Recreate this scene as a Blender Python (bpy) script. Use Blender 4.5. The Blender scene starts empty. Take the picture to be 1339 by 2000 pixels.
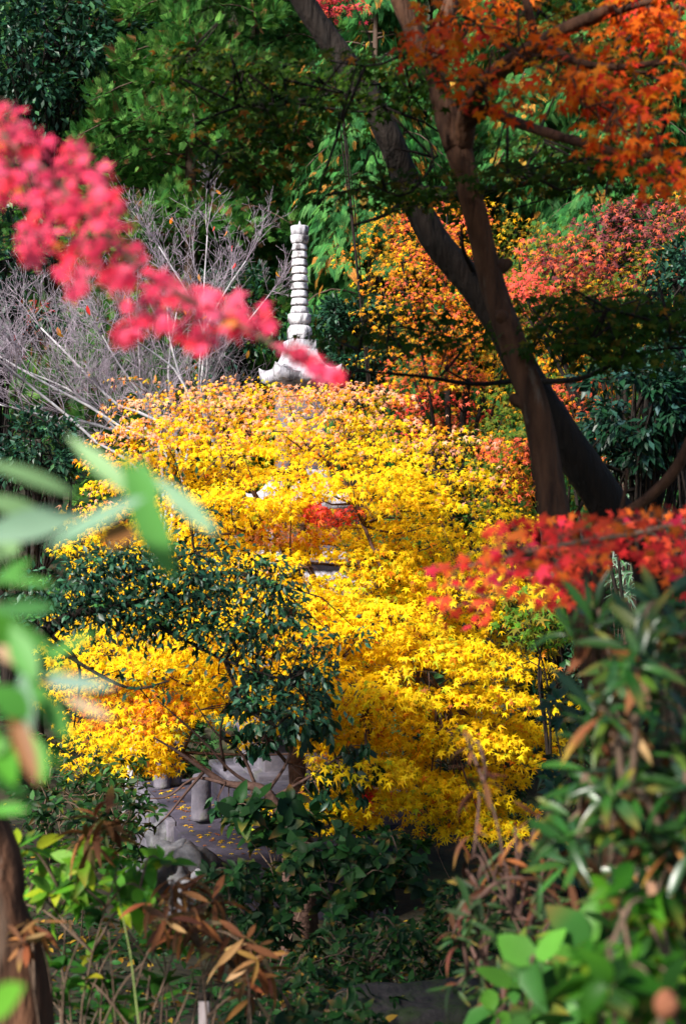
import bpy, math
import numpy as np
from mathutils import Vector

scene = bpy.context.scene
COL = scene.collection
rng = np.random.default_rng(11)

# ------------------------------------------------------------------ camera
F = 2778.0                      # focal length in photograph pixels (50 mm on 36 mm tall frame)
cam = bpy.data.cameras.new("camera")
cam.sensor_fit = 'VERTICAL'; cam.sensor_height = 36.0; cam.sensor_width = 24.1; cam.lens = 50.0
cam.clip_start = 0.05; cam.clip_end = 2000
cam.dof.use_dof = True; cam.dof.focus_distance = 14.6; cam.dof.aperture_fstop = 3.3
cam_o = bpy.data.objects.new("camera", cam); COL.objects.link(cam_o)
cam_o.location = (0, 0, 0); cam_o.rotation_euler = (math.radians(90), 0, 0)
scene.camera = cam_o

# ------------------------------------------------------------------ light
to_sun = Vector((-0.58, -0.64, 0.66)).normalized()
elev = math.asin(to_sun.z)
azim = math.atan2(to_sun.x, to_sun.y)          # clockwise from +Y
w = bpy.data.worlds.new("World"); scene.world = w; w.use_nodes = True
nt = w.node_tree; bg = nt.nodes["Background"]
sky = nt.nodes.new("ShaderNodeTexSky"); sky.sky_type = 'NISHITA'; sky.sun_disc = False
sky.sun_elevation = elev; sky.sun_rotation = azim
nt.links.new(sky.outputs[0], bg.inputs[0]); bg.inputs[1].default_value = 0.085
sl = bpy.data.lights.new("sun", 'SUN'); sl.energy = 4.9; sl.angle = math.radians(8); sl.color = (1.0, 0.95, 0.87)
so = bpy.data.objects.new("sun", sl); COL.objects.link(so)
so.rotation_euler = (-to_sun).to_track_quat('-Z', 'Y').to_euler()
so.location = (-20, -15, 30)
scene.view_settings.view_transform = 'Standard'; scene.view_settings.look = 'None'
scene.view_settings.exposure = 1.15; scene.view_settings.gamma = 1.0
scene.cycles.max_bounces = 6; scene.cycles.diffuse_bounces = 4; scene.cycles.glossy_bounces = 2
scene.cycles.transmission_bounces = 4; scene.cycles.caustics_reflective = False; scene.cycles.caustics_refractive = False

# ------------------------------------------------------------------ helpers
def P(px, py, d):
    """World point seen at photograph pixel (px, py), d metres in front of the camera."""
    return np.array([(px - 669.5) / F * d, d, (1000.0 - py) / F * d])

def Pn(px, py, d):
    return np.stack([(px - 669.5) / F * d, d, (1000.0 - py) / F * d], 1)

def pix(v):
    return 669.5 + v[:, 0] / v[:, 1] * F, 1000.0 - v[:, 2] / v[:, 1] * F

def nz(v):
    return v / np.maximum(np.linalg.norm(v, axis=-1, keepdims=True), 1e-9)

def ground_z(x, y):
    x = np.asarray(x, float); y = np.asarray(y, float)
    near = np.interp(y, [-60, -8, 0, 7, 11.5, 17.5], [2.5, -1.2, -1.7, -2.75, -3.65, -3.6])
    far = np.where(y > 17.5, (np.clip(y, 17.5, 85) - 17.5) * 0.56, 0.0)
    side = 0.30 * np.clip(x - 2.6, 0, 30) * np.clip((y - 3) / 6, 0, 1) * np.clip((70 - y) / 30, 0, 1)
    n = 0.10 * np.sin(1.3 * x + 0.4 * y) + 0.07 * np.sin(2.9 * x - 1.7 * y + 1) + 0.25 * np.sin(.31 * x + .27 * y)
    return near + far + side + n * np.clip((np.abs(y) + 2) / 12, .2, 1)

def tag(o, label=None, cat=None, group=None, kind=None):
    if label: o['label'] = label
    if cat: o['category'] = cat
    if group: o['group'] = group
    if kind: o['kind'] = kind
    return o

def thing(name, base, label, cat, group=None):
    o = bpy.data.objects.new(name, None); COL.objects.link(o)
    o.empty_display_size = 0.2
    o.location = tuple(float(c) for c in base)
    return tag(o, label, cat, group)

def link_mesh(name, V, faces_flat, sizes, mat, parent=None, col=None, smooth=True, origin=None):
    V = np.asarray(V, np.float32)
    if parent is not None and origin is None:
        V = V - np.array(parent_origin(parent), np.float32)
    elif origin is not None:
        V = V - np.array(origin, np.float32)
    me = bpy.data.meshes.new(name)
    me.vertices.add(len(V)); me.vertices.foreach_set("co", V.ravel())
    faces_flat = np.asarray(faces_flat, np.int32); sizes = np.asarray(sizes, np.int32)
    me.loops.add(len(faces_flat)); me.loops.foreach_set("vertex_index", faces_flat)
    starts = np.concatenate([[0], np.cumsum(sizes)[:-1]]).astype(np.int32)
    me.polygons.add(len(sizes)); me.polygons.foreach_set("loop_start", starts)
    me.polygons.foreach_set("loop_total", sizes)
    if smooth: me.polygons.foreach_set("use_smooth", np.ones(len(sizes), bool))
    me.update(calc_edges=True)
    if col is not None:
        a = me.attributes.new("leaf_colour", 'FLOAT_COLOR', 'POINT')
        c = np.ones((len(V), 4), np.float32); c[:, :3] = col
        a.data.foreach_set("color", c.ravel())
    me.materials.append(mat)
    o = bpy.data.objects.new(name, me); COL.objects.link(o)
    if parent is not None: o.parent = parent
    elif origin is not None: o.location = tuple(float(c) for c in origin)
    return o

def parent_origin(p):
    v = np.zeros(3)
    while p is not None:
        v += np.array(p.location); p = p.parent
    return v

# ------------------------------------------------------------------ leaf templates  (base at 0, tip along +Y, face +Z)
def tpl_maple(narrow=0.30):
    c = (0, .30, 0.0)
    ang = [-112, -56, 0, 56, 112]; ln = [.50, .74, .82, .74, .50]
    V = [c]; notch = []
    na = [-150, -84, -28, 28, 84, 150]; nl = [.12, narrow * .8, narrow, narrow, narrow * .8, .12]
    for a, l in zip(na, nl):
        V.append((l * math.sin(math.radians(a)), .30 + l * math.cos(math.radians(a)), .02)); notch.append(len(V) - 1)
    Fc = []
    for i, (a, l) in enumerate(zip(ang, ln)):
        V.append((l * math.sin(math.radians(a)), .30 + l * math.cos(math.radians(a)), -.16)); t = len(V) - 1
        Fc.append((0, notch[i + 1], t, notch[i]))
    return np.array(V), Fc

def tpl_blade(width=.30, n=5, peak=.5, fold=.10, droop=.25, wave=0.0):
    V = []; Fc = []
    for i in range(n + 1):
        t = i / n
        wv = width * .5 * max(0.03, math.sin(math.pi * t ** (math.log(.5) / math.log(peak))) ** .8)
        z = -droop * t * t
        if wave: wv *= 1 + wave * (1 if i % 2 else -1)
        V += [(-wv, t, z + fold * wv * 2), (0, t, z), (wv, t, z + fold * wv * 2)]
    for i in range(n):
        a = 3 * i
        Fc += [(a, a + 1, a + 4, a + 3), (a + 1, a + 2, a + 5, a + 4)]
    return np.array(V), Fc

def tpl_small(width=.5):
    V = [(0, 0, 0), (width * .5, .45, .05), (0, 1, -.12), (-width * .5, .45, .05)]
    return np.array(V, float), [(0, 1, 2, 3)]

def tpl_frond(pairs=6, wid=.055, spread=46, droop=.3):
    V = []; Fc = []
    def rh(p, d, l, wd):
        p = np.array(p); d = np.array(d); s = np.array([d[1], -d[0], 0])
        i = len(V)
        m = p + d * l * .5
        e = p + d * l
        V.extend([p, m + s * wd, e - np.array([0, 0, .05 * l]), m - s * wd]); Fc.append((i, i + 1, i + 2, i + 3))
    rh((0, 0, 0), (0, 1, 0), 1.0, .03)
    for k in range(pairs):
        t = .12 + .75 * k / (pairs - 1)
        l = .46 * (1 - .65 * t) + .06
        for s in (-1, 1):
            a = math.radians(spread) * s * (1 - .25 * t)
            rh((0, t + .03 * s, 0), (math.sin(a), math.cos(a), 0), l, wid * (1.15 - .5 * t))
    V = np.array(V); V[:, 2] -= droop * V[:, 1] ** 2 + .12 * V[:, 0] ** 2
    return V, Fc

MAPLE = tpl_maple(.27); MAPLE_B = tpl_maple(.36)
BLADE = tpl_blade(.20, 5, .55, .14, .22); OVATE = tpl_blade(.62, 6, .42, .12, .22, .05); OVAL = tpl_blade(.44, 4, .5, .14, .2)
GLOSSY = tpl_blade(.46, 2, .5, .12, .15); SMALL = tpl_small(.5); FROND = tpl_frond(8, .034, 42, .35); GRASS = tpl_blade(.09, 4, .35, .05, .55)
CEDAR = tpl_frond(8, .036, 52, -.25)

class Leaves:
    """Collects many leaves of one crown into one mesh."""
    def __init__(self): self.V = []; self.I = []; self.S = []; self.C = []; self.n = 0
    def add(self, tpl, pos, tip, nrm, size, col, curl=None, tipc=None):
        T, Fc = tpl; N = len(pos)
        if N == 0: return
        size = np.broadcast_to(np.asarray(size, float), (N,))
        Y = nz(tip); X = nz(np.cross(Y, nrm)); Z = np.cross(X, Y)
        cz = np.ones(N) if curl is None else curl
        V = pos[:, None] + size[:, None, None] * (T[None, :, 0:1] * X[:, None] + T[None, :, 1:2] * Y[:, None]
                                                  + (T[None, :, 2] * cz[:, None])[..., None] * Z[:, None])
        k = len(T)
        f = np.array([i for q in Fc for i in q]); s = np.array([len(q) for q in Fc])
        self.I.append((f[None] + (np.arange(N) * k)[:, None] + self.n).ravel()); self.S.append(np.tile(s, N))
        self.V.append(V.reshape(-1, 3)); 
        cc = np.repeat(np.asarray(col)[:, None], k, 1)
        if tipc is not None:
            wt = (np.clip((T[:, 1] - .55) / .45, 0, 1) + np.clip(np.abs(T[:, 0]) - .35, 0, .5))[None, :, None] * np.asarray(tipc)[:, None, 3:4]
            cc = cc * (1 - wt) + np.asarray(tipc)[:, None, :3] * wt
        self.C.append(cc.reshape(-1, 3)); self.n += N * k
    def build(self, name, mat, parent=None, origin=None):
        return link_mesh(name, np.concatenate(self.V), np.concatenate(self.I), np.concatenate(self.S), mat, parent,
                         np.concatenate(self.C), True, origin)

def catmull(pts, n):
    p = np.asarray(pts, float)
    if len(p) < 3: 
        t = np.linspace(0, 1, n)[:, None]; return p[0] * (1 - t) + p[-1] * t
    q = np.vstack([2 * p[0] - p[1], p, 2 * p[-1] - p[-2]]); m = len(p) - 1
    out = []
    for u in np.linspace(0, m - 1e-6, n):
        i = int(u); t = u - i
        a, b, c, d = q[i], q[i + 1], q[i + 2], q[i + 3]
        out.append(.5 * (2 * b + (c - a) * t + (2 * a - 5 * b + 4 * c - d) * t * t + (-a + 3 * b - 3 * c + d) * t ** 3))
    return np.array(out)

class Tubes:
    def __init__(self): self.V = []; self.F = []; self.S = []; self.n = 0
    def add(self, pts, r0, r1=None, sides=6, n=None, rough=0.0, radii=None, flare=0.0):
        pts = np.asarray(pts, float)
        if n: pts = catmull(pts, n)
        m = len(pts)
        if radii is not None:
            R = np.interp(np.linspace(0, 1, m), np.linspace(0, 1, len(radii)), radii)
        else: R = np.linspace(r0, r0 if r1 is None else r1, m)
        if flare: R = R * (1 + flare * np.exp(-np.linspace(0, 1, m) * 14))
        T = nz(np.gradient(pts, axis=0))
        ref = np.array([.31, .87, .39]) if abs(T[:, 2]).mean() > .6 else np.array([.12, .2, 1.0])
        U = nz(np.cross(T, ref)); W = np.cross(T, U)
        a = np.arange(sides) * 2 * math.pi / sides
        k = np.ones((m, sides))
        if rough:
            k += rough * (np.sin(a[None] * 3 + np.linspace(0, 5, m)[:, None]) * .5 + rng.normal(0, .45, (m, sides)))
        ring = pts[:, None] + (R[:, None] * k)[..., None] * (np.cos(a)[None, :, None] * U[:, None] + np.sin(a)[None, :, None] * W[:, None])
        self.V.append(ring.reshape(-1, 3))
        i = np.arange(m - 1)[:, None] * sides; j = np.arange(sides)[None]; jn = (j + 1) % sides
        q = np.stack([i + j, i + jn, i + sides + jn, i + sides + j], -1).reshape(-1, 4) + self.n
        self.F.append(q.ravel()); self.S.append(np.full(len(q), 4))
        self.F.append(np.arange(sides)[::-1] + self.n); self.F.append(np.arange(sides) + self.n + (m - 1) * sides)
        self.S.append(np.array([sides, sides])); self.n += m * sides
        return pts
    def build(self, name, mat, parent=None, origin=None):
        return link_mesh(name, np.concatenate(self.V), np.concatenate(self.F), np.concatenate(self.S), mat, parent, None, True, origin)

# ------------------------------------------------------------------ materials
def new_mat(name):
    m = bpy.data.materials.new(name); m.use_nodes = True
    return m, m.node_tree, m.node_tree.nodes["Principled BSDF"], m.node_tree.nodes["Material Output"]

def leaf_mat(name, trans=.4, rough=.5, spec=.3, sat=1.0):
    m, t, b, out = new_mat(name)
    at = t.nodes.new("ShaderNodeAttribute"); at.attribute_name = "leaf_colour"
    no = t.nodes.new("ShaderNodeTexNoise"); no.inputs["Scale"].default_value = 9; no.inputs["Detail"].default_value = 3
    geo = t.nodes.new("ShaderNodeNewGeometry"); t.links.new(geo.outputs["Position"], no.inputs["Vector"])
    hs = t.nodes.new("ShaderNodeHueSaturation"); hs.inputs["Saturation"].default_value = sat
    mr = t.nodes.new("ShaderNodeMapRange"); mr.inputs[1].default_value = .3; mr.inputs[2].default_value = .7
    mr.inputs[3].default_value = .82; mr.inputs[4].default_value = 1.15
    t.links.new(no.outputs["Fac"], mr.inputs[0]); t.links.new(mr.outputs[0], hs.inputs["Value"])
    t.links.new(at.outputs["Color"], hs.inputs["Color"]); t.links.new(hs.outputs[0], b.inputs["Base Color"])
    b.inputs["Roughness"].default_value = rough; b.inputs["Specular IOR Level"].default_value = spec
    tr = t.nodes.new("ShaderNodeBsdfTranslucent"); t.links.new(hs.outputs[0], tr.inputs["Color"])
    mx = t.nodes.new("ShaderNodeMixShader"); mx.inputs[0].default_value = trans
    t.links.new(b.outputs[0], mx.inputs[1]); t.links.new(tr.outputs[0], mx.inputs[2]); t.links.new(mx.outputs[0], out.inputs["Surface"])
    return m

def rough_mat(name, c1, c2, scale, c3=None, s3=3.0, stretch=(1, 1, 1), bump=.4, rough=.85, th3=(.52, .66), bscale=None):
    m, t, b, out = new_mat(name)
    tc = t.nodes.new("ShaderNodeTexCoord"); mp = t.nodes.new("ShaderNodeMapping"); mp.inputs["Scale"].default_value = stretch
    t.links.new(tc.outputs["Object"], mp.inputs[0])
    n1 = t.nodes.new("ShaderNodeTexNoise"); n1.inputs["Scale"].default_value = scale; n1.inputs["Detail"].default_value = 8; n1.inputs["Roughness"].default_value = .65
    t.links.new(mp.outputs[0], n1.inputs["Vector"])
    r1 = t.nodes.new("ShaderNodeValToRGB"); r1.color_ramp.elements[0].position = .35; r1.color_ramp.elements[1].position = .66
    r1.color_ramp.elements[0].color = (*c1, 1); r1.color_ramp.elements[1].color = (*c2, 1)
    t.links.new(n1.outputs["Fac"], r1.inputs[0]); last = r1.outputs[0]
    if c3:
        n2 = t.nodes.new("ShaderNodeTexNoise"); n2.inputs["Scale"].default_value = s3; n2.inputs["Detail"].default_value = 6; n2.inputs["Roughness"].default_value = .7
        t.links.new(mp.outputs[0], n2.inputs["Vector"])
        mr = t.nodes.new("ShaderNodeMapRange"); mr.inputs[1].default_value = th3[0]; mr.inputs[2].default_value = th3[1]
        t.links.new(n2.outputs["Fac"], mr.inputs[0])
        mx = t.nodes.new("ShaderNodeMix"); mx.data_type = 'RGBA'; t.links.new(mr.outputs[0], mx.inputs[0])
        t.links.new(last, mx.inputs[6]); mx.inputs[7].default_value = (*c3, 1); last = mx.outputs[2]
    t.links.new(last, b.inputs["Base Color"]); b.inputs["Roughness"].default_value = rough; b.inputs["Specular IOR Level"].default_value = .25
    n3 = t.nodes.new("ShaderNodeTexNoise"); n3.inputs["Scale"].default_value = bscale or scale * 2.2; n3.inputs["Detail"].default_value = 8
    t.links.new(mp.outputs[0], n3.inputs["Vector"])
    bp = t.nodes.new("ShaderNodeBump"); bp.inputs["Strength"].default_value = bump; bp.inputs["Distance"].default_value = .03
    t.links.new(n3.outputs["Fac"], bp.inputs["Height"]); t.links.new(bp.outputs[0], b.inputs["Normal"])
    return m

M_LEAF = leaf_mat("maple leaf", .45, .6, .15)
M_YEL = leaf_mat("yellow maple leaf", .47, .6, .12)
M_THIN = leaf_mat("thin green leaf", .38, .5, .22)
M_WAX = leaf_mat("waxy evergreen leaf", .14, .40, .26)
M_NEEDLE = leaf_mat("conifer spray", .25, .7, .12)
M_RHODO = leaf_mat("leathery leaf", .22, .34, .5)
M_DRY = leaf_mat("withered leaf", .2, .7, .15)
M_BARK = rough_mat("smooth brown bark", (.030, .013, .007), (.125, .055, .028), 15, (.17, .13, .10), 8, (1, 1, .16), 1.0, th3=(.62, .72))
M_BARKD = rough_mat("dark bark", (.006, .004, .003), (.018, .011, .008), 16, (.06, .06, .05), 7, (1, 1, .2), .9, th3=(.62, .72))
M_BARKG = rough_mat("pale grey bark", (.36, .34, .35), (.58, .56, .58), 9, (.2, .18, .18), 5, (1, 1, .4), .3)
M_TWIG = rough_mat("grey twig", (.23, .185, .22), (.38, .32, .37), 5, None, bump=.1)
M_STEM = rough_mat("woody stem", (.075, .048, .032), (.17, .11, .075), 20, None, bump=.2)
M_STEMG = rough_mat("green stem", (.10, .15, .04), (.18, .22, .07), 20, None, bump=.1)
M_RED_BARK = rough_mat("reddish brown bark", (.05, .026, .02), (.12, .065, .05), 14, None, bump=.4)
M_CEDAR_BARK = rough_mat("cedar bark", (.05, .032, .025), (.11, .07, .05), 8, None, stretch=(1, 1, .12), bump=.7)
M_STONE = rough_mat("weathered white stone", (.44, .42, .46), (.68, .66, .69), 6, (.09, .08, .085), 9, (1, 1, .45), .8, th3=(.47, .62), bscale=14)
M_STONE_D = rough_mat("stained roof stone", (.30, .28, .33), (.66, .64, .68), 6, (.09, .08, .09), 6, (1, 1, .55), .6, th3=(.46, .62), bscale=16)
M_STONE_G = rough_mat("grey granite", (.08, .073, .095), (.17, .155, .185), 4, (.10, .11, .07), 3, (1, 1, 1), .5, th3=(.55, .72), bscale=14)
M_PAVE = rough_mat("concrete paving", (.030, .026, .040), (.068, .058, .082), 3, (.05, .055, .03), 2.2, (1, 1, 1), .35, th3=(.56, .72), bscale=25)  # colour darkened to stand in for shade lying on the platform
M_ROCK = rough_mat("field stone", (.06, .06, .07), (.17, .165, .18), 5, (.05, .08, .03), 4, (1, 1, 1), .7, th3=(.56, .70))
M_MOSS = rough_mat("mossy rock", (.014, .012, .012), (.045, .038, .036), 9, (.02, .035, .008), 5, (1, 1, 1), .7, th3=(.45, .6))
M_WOOD = rough_mat("weathered wood", (.16, .13, .13), (.30, .26, .27), 10, None, stretch=(6, 6, .5), bump=.3)
M_GROUND = rough_mat("forest floor", (.012, .012, .008), (.045, .036, .02), 2.2, (.02, .035, .012), 1.1, (1, 1, 1), .8, bscale=7)

# ------------------------------------------------------------------ colour palettes (linear leaf colours)
def pal(cols, weights, N, jit=.12):
    cols = np.array(cols); wts = np.array(weights, float); wts /= wts.sum()
    c = cols[rng.choice(len(cols), N, p=wts)]
    return np.clip(c * (1 + rng.normal(0, jit, (N, 1))) * (1 + rng.normal(0, jit * .4, (N, 3))), .003, .95)

YEL = (.92, .61, .006); YEL2 = (.93, .66, .012); GOLD = (.90, .49, .008); ORA = (.80, .24, .014); PINKO = (.86, .42, .26); BRN = (.45, .14, .03)
LIME = (.40, .46, .02); RED = (.72, .035, .03); CRIM = (.72, .04, .085); GRN = (.06, .13, .012)
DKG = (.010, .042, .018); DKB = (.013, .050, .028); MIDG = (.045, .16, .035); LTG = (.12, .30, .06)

# ------------------------------------------------------------------ polygon sampling
def inside(poly, x, y):
    poly = np.asarray(poly, float); c = np.zeros(np.shape(x), bool); n = len(poly); j = n - 1
    for i in range(n):
        xi, yi = poly[i]; xj, yj = poly[j]
        c ^= ((yi > y) != (yj > y)) & (x < (xj - xi) * (y - yi) / (yj - yi + 1e-9) + xi); j = i
    return c

def poly_points(poly, n, mind):
    poly = np.asarray(poly, float); lo = poly.min(0); hi = poly.max(0); out = []
    tries = 0
    while len(out) < n and tries < n * 60:
        tries += 1
        q = lo + rng.random(2) * (hi - lo)
        if not inside(poly, q[0], q[1]): continue
        if out and (np.hypot(*(np.array(out) - q).T / np.array([[1.0], [.6]])) < mind).any(): continue
        out.append(q)
    return np.array(out)

def tips_of(N, cols, p, lo=.3, hi=1.0):
    c = pal(cols, [1] * len(cols), N, .15); a = (rng.random(N) < p) * rng.uniform(lo, hi, N)
    return np.concatenate([c, a[:, None]], 1)

def rnd(N, s=1.0): return rng.normal(0, s, (N, 3))

def pad_leaves(c, rx, ry, th, n, flip=0.35):
    """Leaf positions, tips and normals in one flattened, drooping spray of a maple."""
    r = np.sqrt(rng.random(n)); a = rng.random(n) * 2 * math.pi
    ox = r * np.cos(a); oy = r * np.sin(a)
    pos = np.stack([ox * rx, oy * ry, -th * .9 * r ** 2 + rng.normal(0, th * .28, n) + .25 * th], 1) + c
    out = np.stack([ox, oy, np.zeros(n)], 1)
    tip = out * .8 + np.array([0, -.25, -.55]) + rnd(n, .38)
    nrm = np.array([-.26, -.48, .78]) + out * .35 + rnd(n, flip)
    return pos, tip, nrm

def szone(x, y): return 1.0
def maple(name, label, poly, d0, d1, npads, padpx, leaf, per, colfn, base, trunk_pts=None, group=None, gaps=(), cat='maple tree', mind=.42,
          bark=None, mat=None, trunk_r=.09, thick=.30, tpl=None, extra_pads=(), limbs=5, face=.35, bulge=.6, dfn=None, szfn=szone, wide=.62):
    bark = bark or M_BARKD; mat = mat or M_LEAF
    t = thing(name, base, label, cat, group)
    q = poly_points(poly, npads, padpx * mind)
    cen = q.mean(0); ext = (q.max(0) - q.min(0)) / 2
    rr = np.clip(np.hypot(*((q - cen) / ext).T), 0, 1)
    d = d0 + (d1 - d0) * np.clip(bulge * rr ** 2 + (1 - bulge) * rng.random(len(q)), 0, 1)
    if dfn: d = d + dfn(q[:, 0], q[:, 1])
    pads = [(P(a, b, k), padpx * k / F * rng.uniform(.75, 1.25), per) for (a, b), k in zip(q, d)]
    for (a, b, k, s, m) in extra_pads: pads.append((P(a, b, k), s * k / F, m))
    L = Leaves()
    for c, R, m in pads:
        m = int(m * rng.uniform(.7, 1.3))
        pos, tip, nrm = pad_leaves(c, R * wide, R * .55, R * thick, m, face)
        x, y = pix(pos)
        keep = np.ones(len(pos), bool)
        for gx, gy, gw, gh in gaps:
            keep &= (((x - gx) / gw) ** 2 + ((y - gy) / gh) ** 2) * rng.uniform(.6, 3.2, len(x)) > 1
        pos, tip, nrm, x, y = pos[keep], tip[keep], nrm[keep], x[keep], y[keep]
        sz = leaf * rng.uniform(.5, 1.25, len(pos)) * szfn(x, y)
        L.add(tpl or MAPLE, pos - .3 * sz[:, None] * nz(tip), tip, nrm, sz, colfn(x, y, len(pos)), rng.uniform(.1, 1.2, len(pos)) ** 2 * 2.6, tips_of(len(pos), [ORA, (.62, .30, .05), BRN], .35, .1, .7))
    # trunk and limbs
    base = np.array(base, float)
    allc = np.array([p[0] for p in pads]); mid = allc.mean(0)
    T = Tubes()
    if trunk_pts is None:
        trunk_pts = [base - [0, 0, .15], base * .6 + mid * .4 + rnd(1, .08)[0], mid * .85 + base * .15]
    tp = T.add(trunk_pts, trunk_r, trunk_r * .45, 10, 16, .05, flare=.5)
    T.build('trunk', bark, t)
    B = Tubes(); nodes = [p for p in tp[len(tp) // 3:]]
    for i in range(limbs):
        tgt = allc[rng.integers(len(allc))]; s = tp[rng.integers(len(tp) // 3, len(tp))]
        m1 = s * .5 + tgt * .5 + np.array([0, 0, .12]) * np.linalg.norm(tgt - s) + rnd(1, .05)[0]
        nodes += list(B.add([s, m1, tgt], trunk_r * .42, trunk_r * .13, 6, 10, .04))
    nodes = np.array(nodes)
    for c, R, m in pads:
        dd = np.linalg.norm(nodes - c, axis=1) + np.where(nodes[:, 2] > c[2], .5, 0)
        s = nodes[np.argmin(dd)]
        e = c + [0, 0, -R * .05]
        mid2 = s * .45 + e * .55 + np.array([0, 0, -.06 * np.linalg.norm(e - s)]) + rnd(1, .03)[0]
        B.add([s, mid2, e], trunk_r * .13 + .002, .003, 4, 5)
        for k in range(4):
            a = rng.random() * 6.28
            B.add([e, e + np.array([math.cos(a) * R * .3, math.sin(a) * R * .3, 0.0]), e + np.array([math.cos(a) * R * .55, math.sin(a) * R * .5, -.25 * R])], .0035, .0015, 3)
    B.build('branches', bark, t)
    L.build('crown', mat, t)
    return t

def rosettes(L, tips, dirs, leaf, per, tpl, colfn, lift=.25, spread=.25, jit=.18):
    for c, dv in zip(tips, dirs):
        n = max(3, int(per * rng.uniform(.75, 1.3)))
        a = np.arange(n) * 2.4 + rng.random() * 6; dv = dv / np.linalg.norm(dv)
        u = nz(np.cross(dv, [.2, .9, .3])); v = np.cross(dv, u)
        out = np.cos(a)[:, None] * u + np.sin(a)[:, None] * v
        lf = rng.normal(lift, spread, n)[:, None]
        tip = out + dv * lf + rnd(n, jit); nrm = dv + rnd(n, .25) - out * lf
        sz = leaf * rng.uniform(.6, 1.15, n)
        L.add(tpl, c + .08 * leaf * rnd(n), tip, nrm, sz, colfn(n), rng.uniform(.1, 1.9, n) ** 2, tips_of(n, [(.22, .09, .025), (.30, .22, .03)], .3, .2, .9))

def bush(name, label, poly, d0, d1, ntips, leaf, per, tpl, colfn, base=None, cat='shrub', mat=None, stem=None, lift=.25, group=None,
         stem_r=.006, mind=0, up=1.0, spread=.25, crown='leaves', wilt=None, along=0):
    """Rosette shrub: woody stems from the base to every tip, a whorl of leaves on each tip."""
    poly = np.asarray(poly, float); cen = poly.mean(0); dm = (d0 + d1) / 2
    if base is None:
        b = P(cen[0], cen[1], dm); base = np.array([b[0], dm, float(ground_z(b[0], dm))])
    t = thing(name, base, label, cat, group)
    q = poly_points(poly, ntips, mind); d = rng.uniform(d0, d1, len(q)); tips = Pn(q[:, 0], q[:, 1], d)
    base = np.array(base)
    hz = tips - base; hz[:, 2] = 0
    dirs = nz(np.array([0, -.25, up]) + .5 * nz(hz) + rnd(len(tips), .25))
    L = Leaves(); S = Tubes()
    nodes = []
    for k in rng.permutation(len(tips)):
        c = tips[k]
        s = base + np.array([*rng.normal(0, .04, 2), -.05])
        if nodes:
            na = np.array(nodes); dd = np.linalg.norm(na - c, axis=1) + np.where(na[:, 2] > c[2] - .03, 9, 0)
            if dd.min() < np.linalg.norm(c - s) * .6: s = na[np.argmin(dd)]
        m = s * .5 + c * .5 + rnd(1, .04 * np.linalg.norm(c - s))[0] + np.array([0, 0, .05])
        pts = S.add([s, m, c], stem_r, stem_r * .45, 5, 7)
        nodes += [pts[3], pts[4], pts[5]]
        if along:
            kk = rng.integers(2, 7, along); ps = pts[kk]
            rosettes(L, ps, np.tile(dirs[k], (along, 1)), leaf * .85, 3, tpl, colfn, lift * .5, .4, .3)
    S.build('stems', stem or M_STEM, t)
    rosettes(L, tips, dirs, leaf, per, tpl, colfn, lift, spread)
    if wilt:
        W = Leaves(); k = rng.choice(len(tips), int(len(tips) * wilt[0]), replace=False)
        rosettes(W, tips[k] - [0, 0, leaf * .15], dirs[k], leaf * .9, max(3, per * .5), tpl, wilt[1], -.7, .35, .35)
        tag(W.build('withered_leaves', M_DRY, t), 'brown withered drooping leaves')
    L.build(crown, mat or M_THIN, t)
    return t

# ------------------------------------------------------------------ ground
def build_ground():
    ys = np.concatenate([np.linspace(-60, -6, 20), np.linspace(-5, 22, 110), np.linspace(22.5, 90, 110), np.linspace(95, 420, 30)])
    xs = np.concatenate([np.linspace(-260, -21, 30), np.linspace(-20, 20, 130), np.linspace(21, 260, 30)])
    X, Y = np.meshgrid(xs, ys); Z = ground_z(X, Y)
    V = np.stack([X, Y, Z], -1).reshape(-1, 3); nx = len(xs); i = np.arange(len(ys) - 1)[:, None] * nx; j = np.arange(nx - 1)[None]
    q = np.stack([i + j, i + j + 1, i + nx + j + 1, i + nx + j], -1).reshape(-1, 4)
    o = link_mesh('ground', V, q.ravel(), np.full(len(q), 4), M_GROUND)
    tag(o, 'dark forest floor falling from the viewer and rising as a wooded hillside', 'ground', kind='structure')
build_ground()

# ------------------------------------------------------------------ stone pagoda and its platform
C = np.array([(585 - 669.5) / F * 15.5, 15.5, 0.0])
ROT = math.radians(17.0)
UD = np.array([math.cos(ROT), math.sin(ROT), 0]); VD = np.array([math.sin(ROT), -math.cos(ROT), 0])   # right along the front, towards the viewer
def UV(u, v, z): return C + UD * u + VD * v + np.array([0, 0, z])
def zpix(py, d=15.5): return (1000 - py) / F * d
S15 = 15.5 / F

def frustum_stack(name, rings, mat, parent, sides=None, ang=0.0, bevel=0.012, subdiv=None):
    """Square stack of (half width, z, [half depth]) rings joined into one solid, bevelled."""
    V = []; Fc = []; Sz = []
    for a, z in rings:
        for su, sv in ((-1, 1), (1, 1), (1, -1), (-1, -1)):
            V.append(UV(su * a, sv * a, z))
    n = len(rings)
    for i in range(n - 1):
        for k in range(4):
            Fc += [4 * i + k, 4 * i + (k + 1) % 4, 4 * i + 4 + (k + 1) % 4, 4 * i + 4 + k]; Sz.append(4)
    Fc += [3, 2, 1, 0]; Sz.append(4); Fc += [4 * (n - 1) + k for k in range(4)]; Sz.append(4)
    o = link_mesh(name, V, Fc, Sz, mat, parent, smooth=False)
    if bevel:
        b = o.modifiers.new('bevel', 'BEVEL'); b.width = bevel; b.segments = 2; b.limit_method = 'ANGLE'
    return o

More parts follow.
